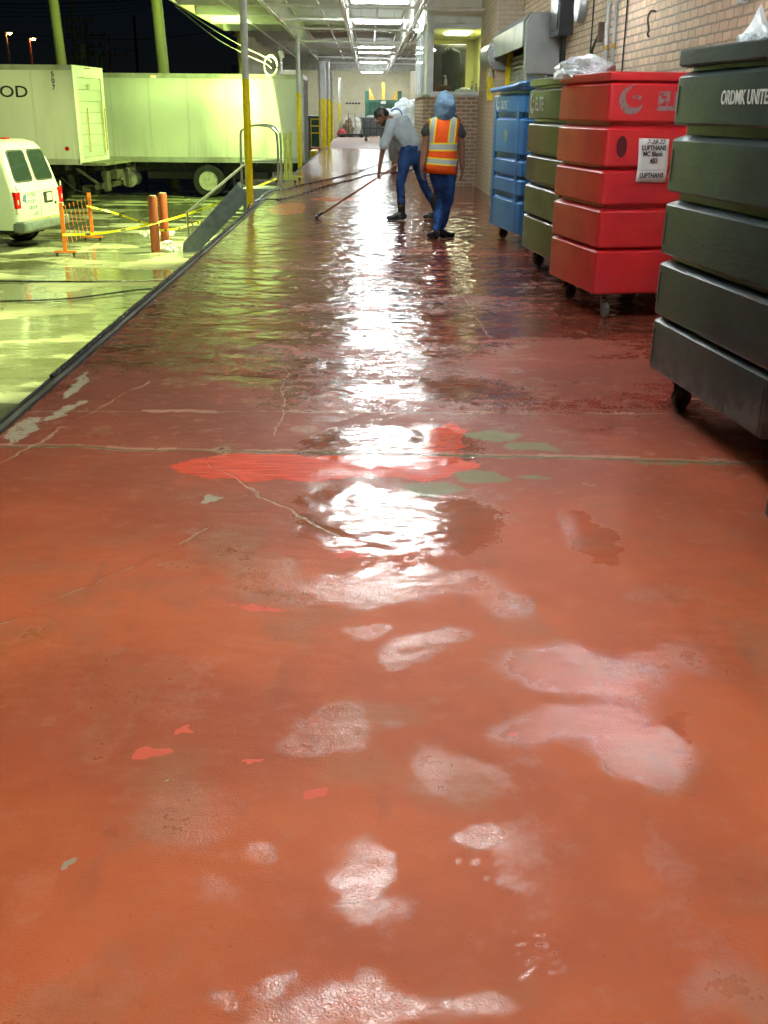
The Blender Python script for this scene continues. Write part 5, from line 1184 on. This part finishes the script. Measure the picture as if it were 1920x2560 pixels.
blob('boot', bootp((1.03, 16.06, .11), (.86, 15.99, .04), (.955, 16.02, .31), .064), boot, M1, O1, .007, 2)
hairm = worn('hair_black', (.010, .009, .009), (.02, .018, .016), .5, scale=40, bump=.004, bscale=80)
blob('hair', [((hp(-.025, .03, 0), hp(.015, .055, 0), .084, .078, .098, .075), dict(side=tuple(rt))), ((hp(-.06, .0, 0), hp(-.03, .05, 0), .070, .08, .06, .08), dict(side=tuple(rt)))], hairm, M1, O1, .007, 3, .003, 30)
blob('beard', [((hp(.058, -.085, -.03), hp(.058, -.085, .03), .034, .034),), ((hp(.02, -.07, .055), hp(.05, -.09, .035), .020, .024),), ((hp(.02, -.07, -.055), hp(.05, -.09, -.035), .020, .024),)], hairm, M1, O1, .006, 2)
eyem = worn('eye_white', (.6, .6, .58), (.5, .5, .48), .2)
for s in (-1, 1):
    m = MB(); v = bmesh.ops.create_icosphere(m.bm, subdivisions=2, radius=.0125)['verts']
    for x in v: x.co += hp(.088, .0, .031 * s) - Vector(O1)
    e_ = m.build('eye', eyem, M1, smooth=True); m = MB(); v = bmesh.ops.create_icosphere(m.bm, subdivisions=1, radius=.006)['verts']
    for x in v: x.co += hp(.097, -.002, .031 * s) - Vector(O1)
    m.build('iris', ink, e_)
mk = MB().tube([hp(-.03, .0, .084) - Vector(O1), hp(-.02, .035, .094) - Vector(O1), hp(.008, .02, .094) - Vector(O1), hp(.012, -.02, .088) - Vector(O1)], .006, 6, 4).build('ear_strap', foam_m, M1, smooth=True)
pole_m = worn('handle_wood', (.24, .085, .045), (.14, .05, .03), .4, scale=6, stretch=(.3, .3, .3))
pa, pb = Vector((-.72, 15.95, .035)), Vector((.66, 15.72, .92))
PO = thing('long_handled_squeegee', 'reddish brown pole with small black head held by the bending worker', 'squeegee', tuple(pa))
MB().cyl((0, 0, 0), tuple(pb - pa), .014, seg=12).build('handle', pole_m, PO, smooth=True)
m = MB(); m.bar((-.03, -.12, -.010), (-.03, .12, -.010), .045, .035); m.bar((-.03, -.12, -.028), (-.03, .12, -.028), .008, .012); m.cyl((-.03, 0, -.01), (.06, -.015, .05), .020, .016, 10); m.build('head', black_rub, PO, bevel=.003)

# --- the worker in the orange vest walking away
O2 = (.93, 13.4, 0)
M2 = thing('person', 'walking worker seen from behind in an orange reflective vest, blue hood and jeans', 'person', O2)
V3 = lambda x, y, z: Vector((x, 13.4 + y, z))
lw, rw_ = V3(.672, -.04, .845), V3(1.168, -.03, .85)
body = [((V3(.935, .02, 1.575), V3(.935, .03, 1.60), .078, .074, .095, .09),), ((V3(.935, .07, 1.54), V3(.935, .075, 1.505), .058, .042),), ((V3(.935, .135, 1.55), V3(.935, .145, 1.53), .010, .015),),
        ((V3(.93, 0, 1.42), V3(.935, .02, 1.50), .055, .052),), ((V3(.93, 0, 1.34), V3(.92, 0, 1.05), .155, .125, .10, .09),), ((V3(.92, 0, 1.0), V3(.92, 0, .92), .14, .15, .10, .11),),
        ((V3(.765, 0, 1.365), V3(.705, .0, 1.09), .058, .052),), ((V3(.705, .0, 1.09), lw, .050, .031),), ((V3(1.10, 0, 1.36), V3(1.145, .0, 1.10), .058, .052),), ((V3(1.145, .0, 1.10), rw_, .050, .031),),
        ((V3(.845, 0, .90), V3(.90, .03, .48), .08, .05),), ((V3(.90, .03, .48), V3(.86, -.06, .10), .045, .033),), ((V3(1.0, 0, .90), V3(.985, .02, .48), .08, .05),), ((V3(.985, .02, .48), V3(.945, .08, .12), .047, .035),)]
body += hand(lw, (.04, .10, -1), (1, .3, 0), (.2, 1, 0), .55, 1.0) + hand(rw_, (.02, .10, -1), (-1, .4, 0), (0, 1, 0), .6, 1.0)
blob('body', body, skin2, M2, O2, .0062, 3)
tee = cloth('dark_tee', (.035, .04, .045))
blob('shirt', [((V3(.93, 0, 1.345), V3(.92, 0, 1.0), .172, .148, .118, .112),), ((V3(.785, 0, 1.36), V3(.718, 0, 1.26), .070, .068),), ((V3(1.08, 0, 1.36), V3(1.135, 0, 1.25), .070, .070),), ((V3(.82, 0, 1.40), V3(1.04, 0, 1.40), .07, .07),)], tee, M2, O2, .009, 4, .006, 12)
blob('jeans', [((V3(.92, .0, .98), V3(.925, .0, .90), .150, .172, .125, .135),), ((V3(.850, 0, .90), V3(.925, .04, .50), .118, .080),), ((V3(.925, .04, .50), V3(.865, -.06, .14), .072, .048),),
               ((V3(1.0, 0, .90), V3(.995, -.02, .50), .118, .082),), ((V3(.995, -.02, .50), V3(.945, .075, .15), .080, .052),)], jean2, M2, O2, .009, 3, .013, 11)
# vest: orange with grey bands edged in yellow, given by height and width on the garment
t = NT('vest_fabric'); P = t.pos(); x, y, z = t.sep(P)
def band(v, c, h): return t.M('LESS_THAN', t.M('ABSOLUTE', t.M('SUBTRACT', v, c)), h)
zz = t.M('ADD', z, t.M('MULTIPLY', x, .06)); up_ = t.M('GREATER_THAN', z, 1.115)
def both(f): return f
gb = t.M('MAXIMUM', band(z, 1.098, .030), band(zz, .927, .026)); yb = t.M('MAXIMUM', band(z, 1.098, .048), band(zz, .927, .042))
xs_ = t.M('ADD', x, t.M('MULTIPLY', t.M('SUBTRACT', z, 1.2), -.10))
gv = t.M('MULTIPLY', up_, t.M('MAXIMUM', band(xs_, -.155, .024), band(xs_, .088, .028))); yv = t.M('MULTIPLY', up_, t.M('MAXIMUM', band(xs_, -.155, .040), band(xs_, .088, .046)))
n = t.noise(P, 9, 4)
col = t.mix(t.sm(n, .3, .7), (.90, .125, .008), (.80, .085, .005)); col = t.mix(yv, col, (.80, .78, .03)); col = t.mix(gv, col, (.42, .45, .46)); col = t.mix(yb, col, (.80, .78, .03)); col = t.mix(gb, col, (.42, .45, .46))
t.out(col=col, rough=.7, spec=.3, nor=t.bump(t.noise(P, 60, 3), .001, .5)); vest_m = t.m
m = MB(); rings = []
for z, a, b, cx, cy in ((.785, .192, .150, .905, 0), (.86, .190, .148, .91, 0), (.95, .182, .142, .915, 0), (1.05, .172, .132, .92, 0), (1.15, .172, .128, .925, 0), (1.25, .180, .128, .93, 0), (1.33, .192, .124, .93, 0), (1.385, .192, .108, .93, 0), (1.425, .160, .086, .93, 0), (1.455, .10, .062, .932, 0)):
    rg = []
    for k in range(40):
        a_ = 2 * math.pi * k / 40; c_, s_ = math.cos(a_), math.sin(a_)
        f = 1 + .036 * noise.noise(Vector((c_ * 2.4, s_ * 2.4, z * 8))) * 2 + .020 * math.sin(a_ * 7 + z * 9) * max(0, 1.1 - z) * 2
        rg.append((cx - O2[0] + a * f * (abs(c_) ** .85) * (1 if c_ >= 0 else -1), cy + b * f * (abs(s_) ** .85) * (1 if s_ >= 0 else -1), z - .05 * (cx + a * c_ - .9) * (z < .9)))
    rings.append(rg)
m.loft(rings, cap=False); vo = m.build('safety_vest', vest_m, M2, smooth=True, angle=80); sf = vo.modifiers.new('thick', 'SOLIDIFY'); sf.thickness = .006; sf.offset = 1
hood_m = cloth('hood_blue', (.15, .25, .36), (.10, .17, .26), scale=14)
blob('hood', [((V3(.935, .0, 1.55), V3(.937, .01, 1.60), .134, .118, .135, .125),), ((V3(.935, -.02, 1.48), V3(.935, -.01, 1.56), .128, .134, .115, .13),), ((V3(.935, -.03, 1.44), V3(.935, -.02, 1.49), .115, .126, .09, .11),), ((V3(.935, .02, 1.63), V3(.930, .0, 1.695), .10, .035),),
              ((V3(.86, -.03, 1.425), V3(1.01, -.03, 1.425), .034, .034),)], hood_m, M2, O2, .008, 3, .018, 9)
shoe_m = worn('shoe_black', (.012, .012, .014), (.02, .02, .02), .75, spec=.2)
def shoe(hx, hy, tx, ty, lift=0):
    h_, t_ = V3(hx, hy, .045 + lift), V3(tx, ty, .038); s = (t_ - h_).cross(Vector((0, 0, 1))).normalized()
    return [((h_, t_, .040, .042, .044, .032), dict(side=tuple(s))), ((h_ + Vector((0, 0, .035)), h_.lerp(t_, .35) + Vector((0, 0, .02)), .038, .035),), ((h_ + Vector((0, 0, -.028)), t_ + Vector((0, 0, -.022)), .044, .046, .013, .013), dict(side=tuple(s)))]
blob('shoe', shoe(.86, -.10, .80, .10, .0), shoe_m, M2, O2, .006, 2)
blob('shoe', shoe(.945, .05, 1.08, .13), shoe_m, M2, O2, .006, 2)
for (a, b) in (((.83, .02, .095), (.85, .03, .09)), ((1.0, .09, .092), (1.02, .08, .088))):
    MB().tube([V3(a[0] - .02, a[1] - .02, a[2]) - Vector(O2), V3(*a) - Vector(O2), V3(b[0] + .02, b[1], b[2]) - Vector(O2)], .004, 6).build('lace', white_ink, M2)
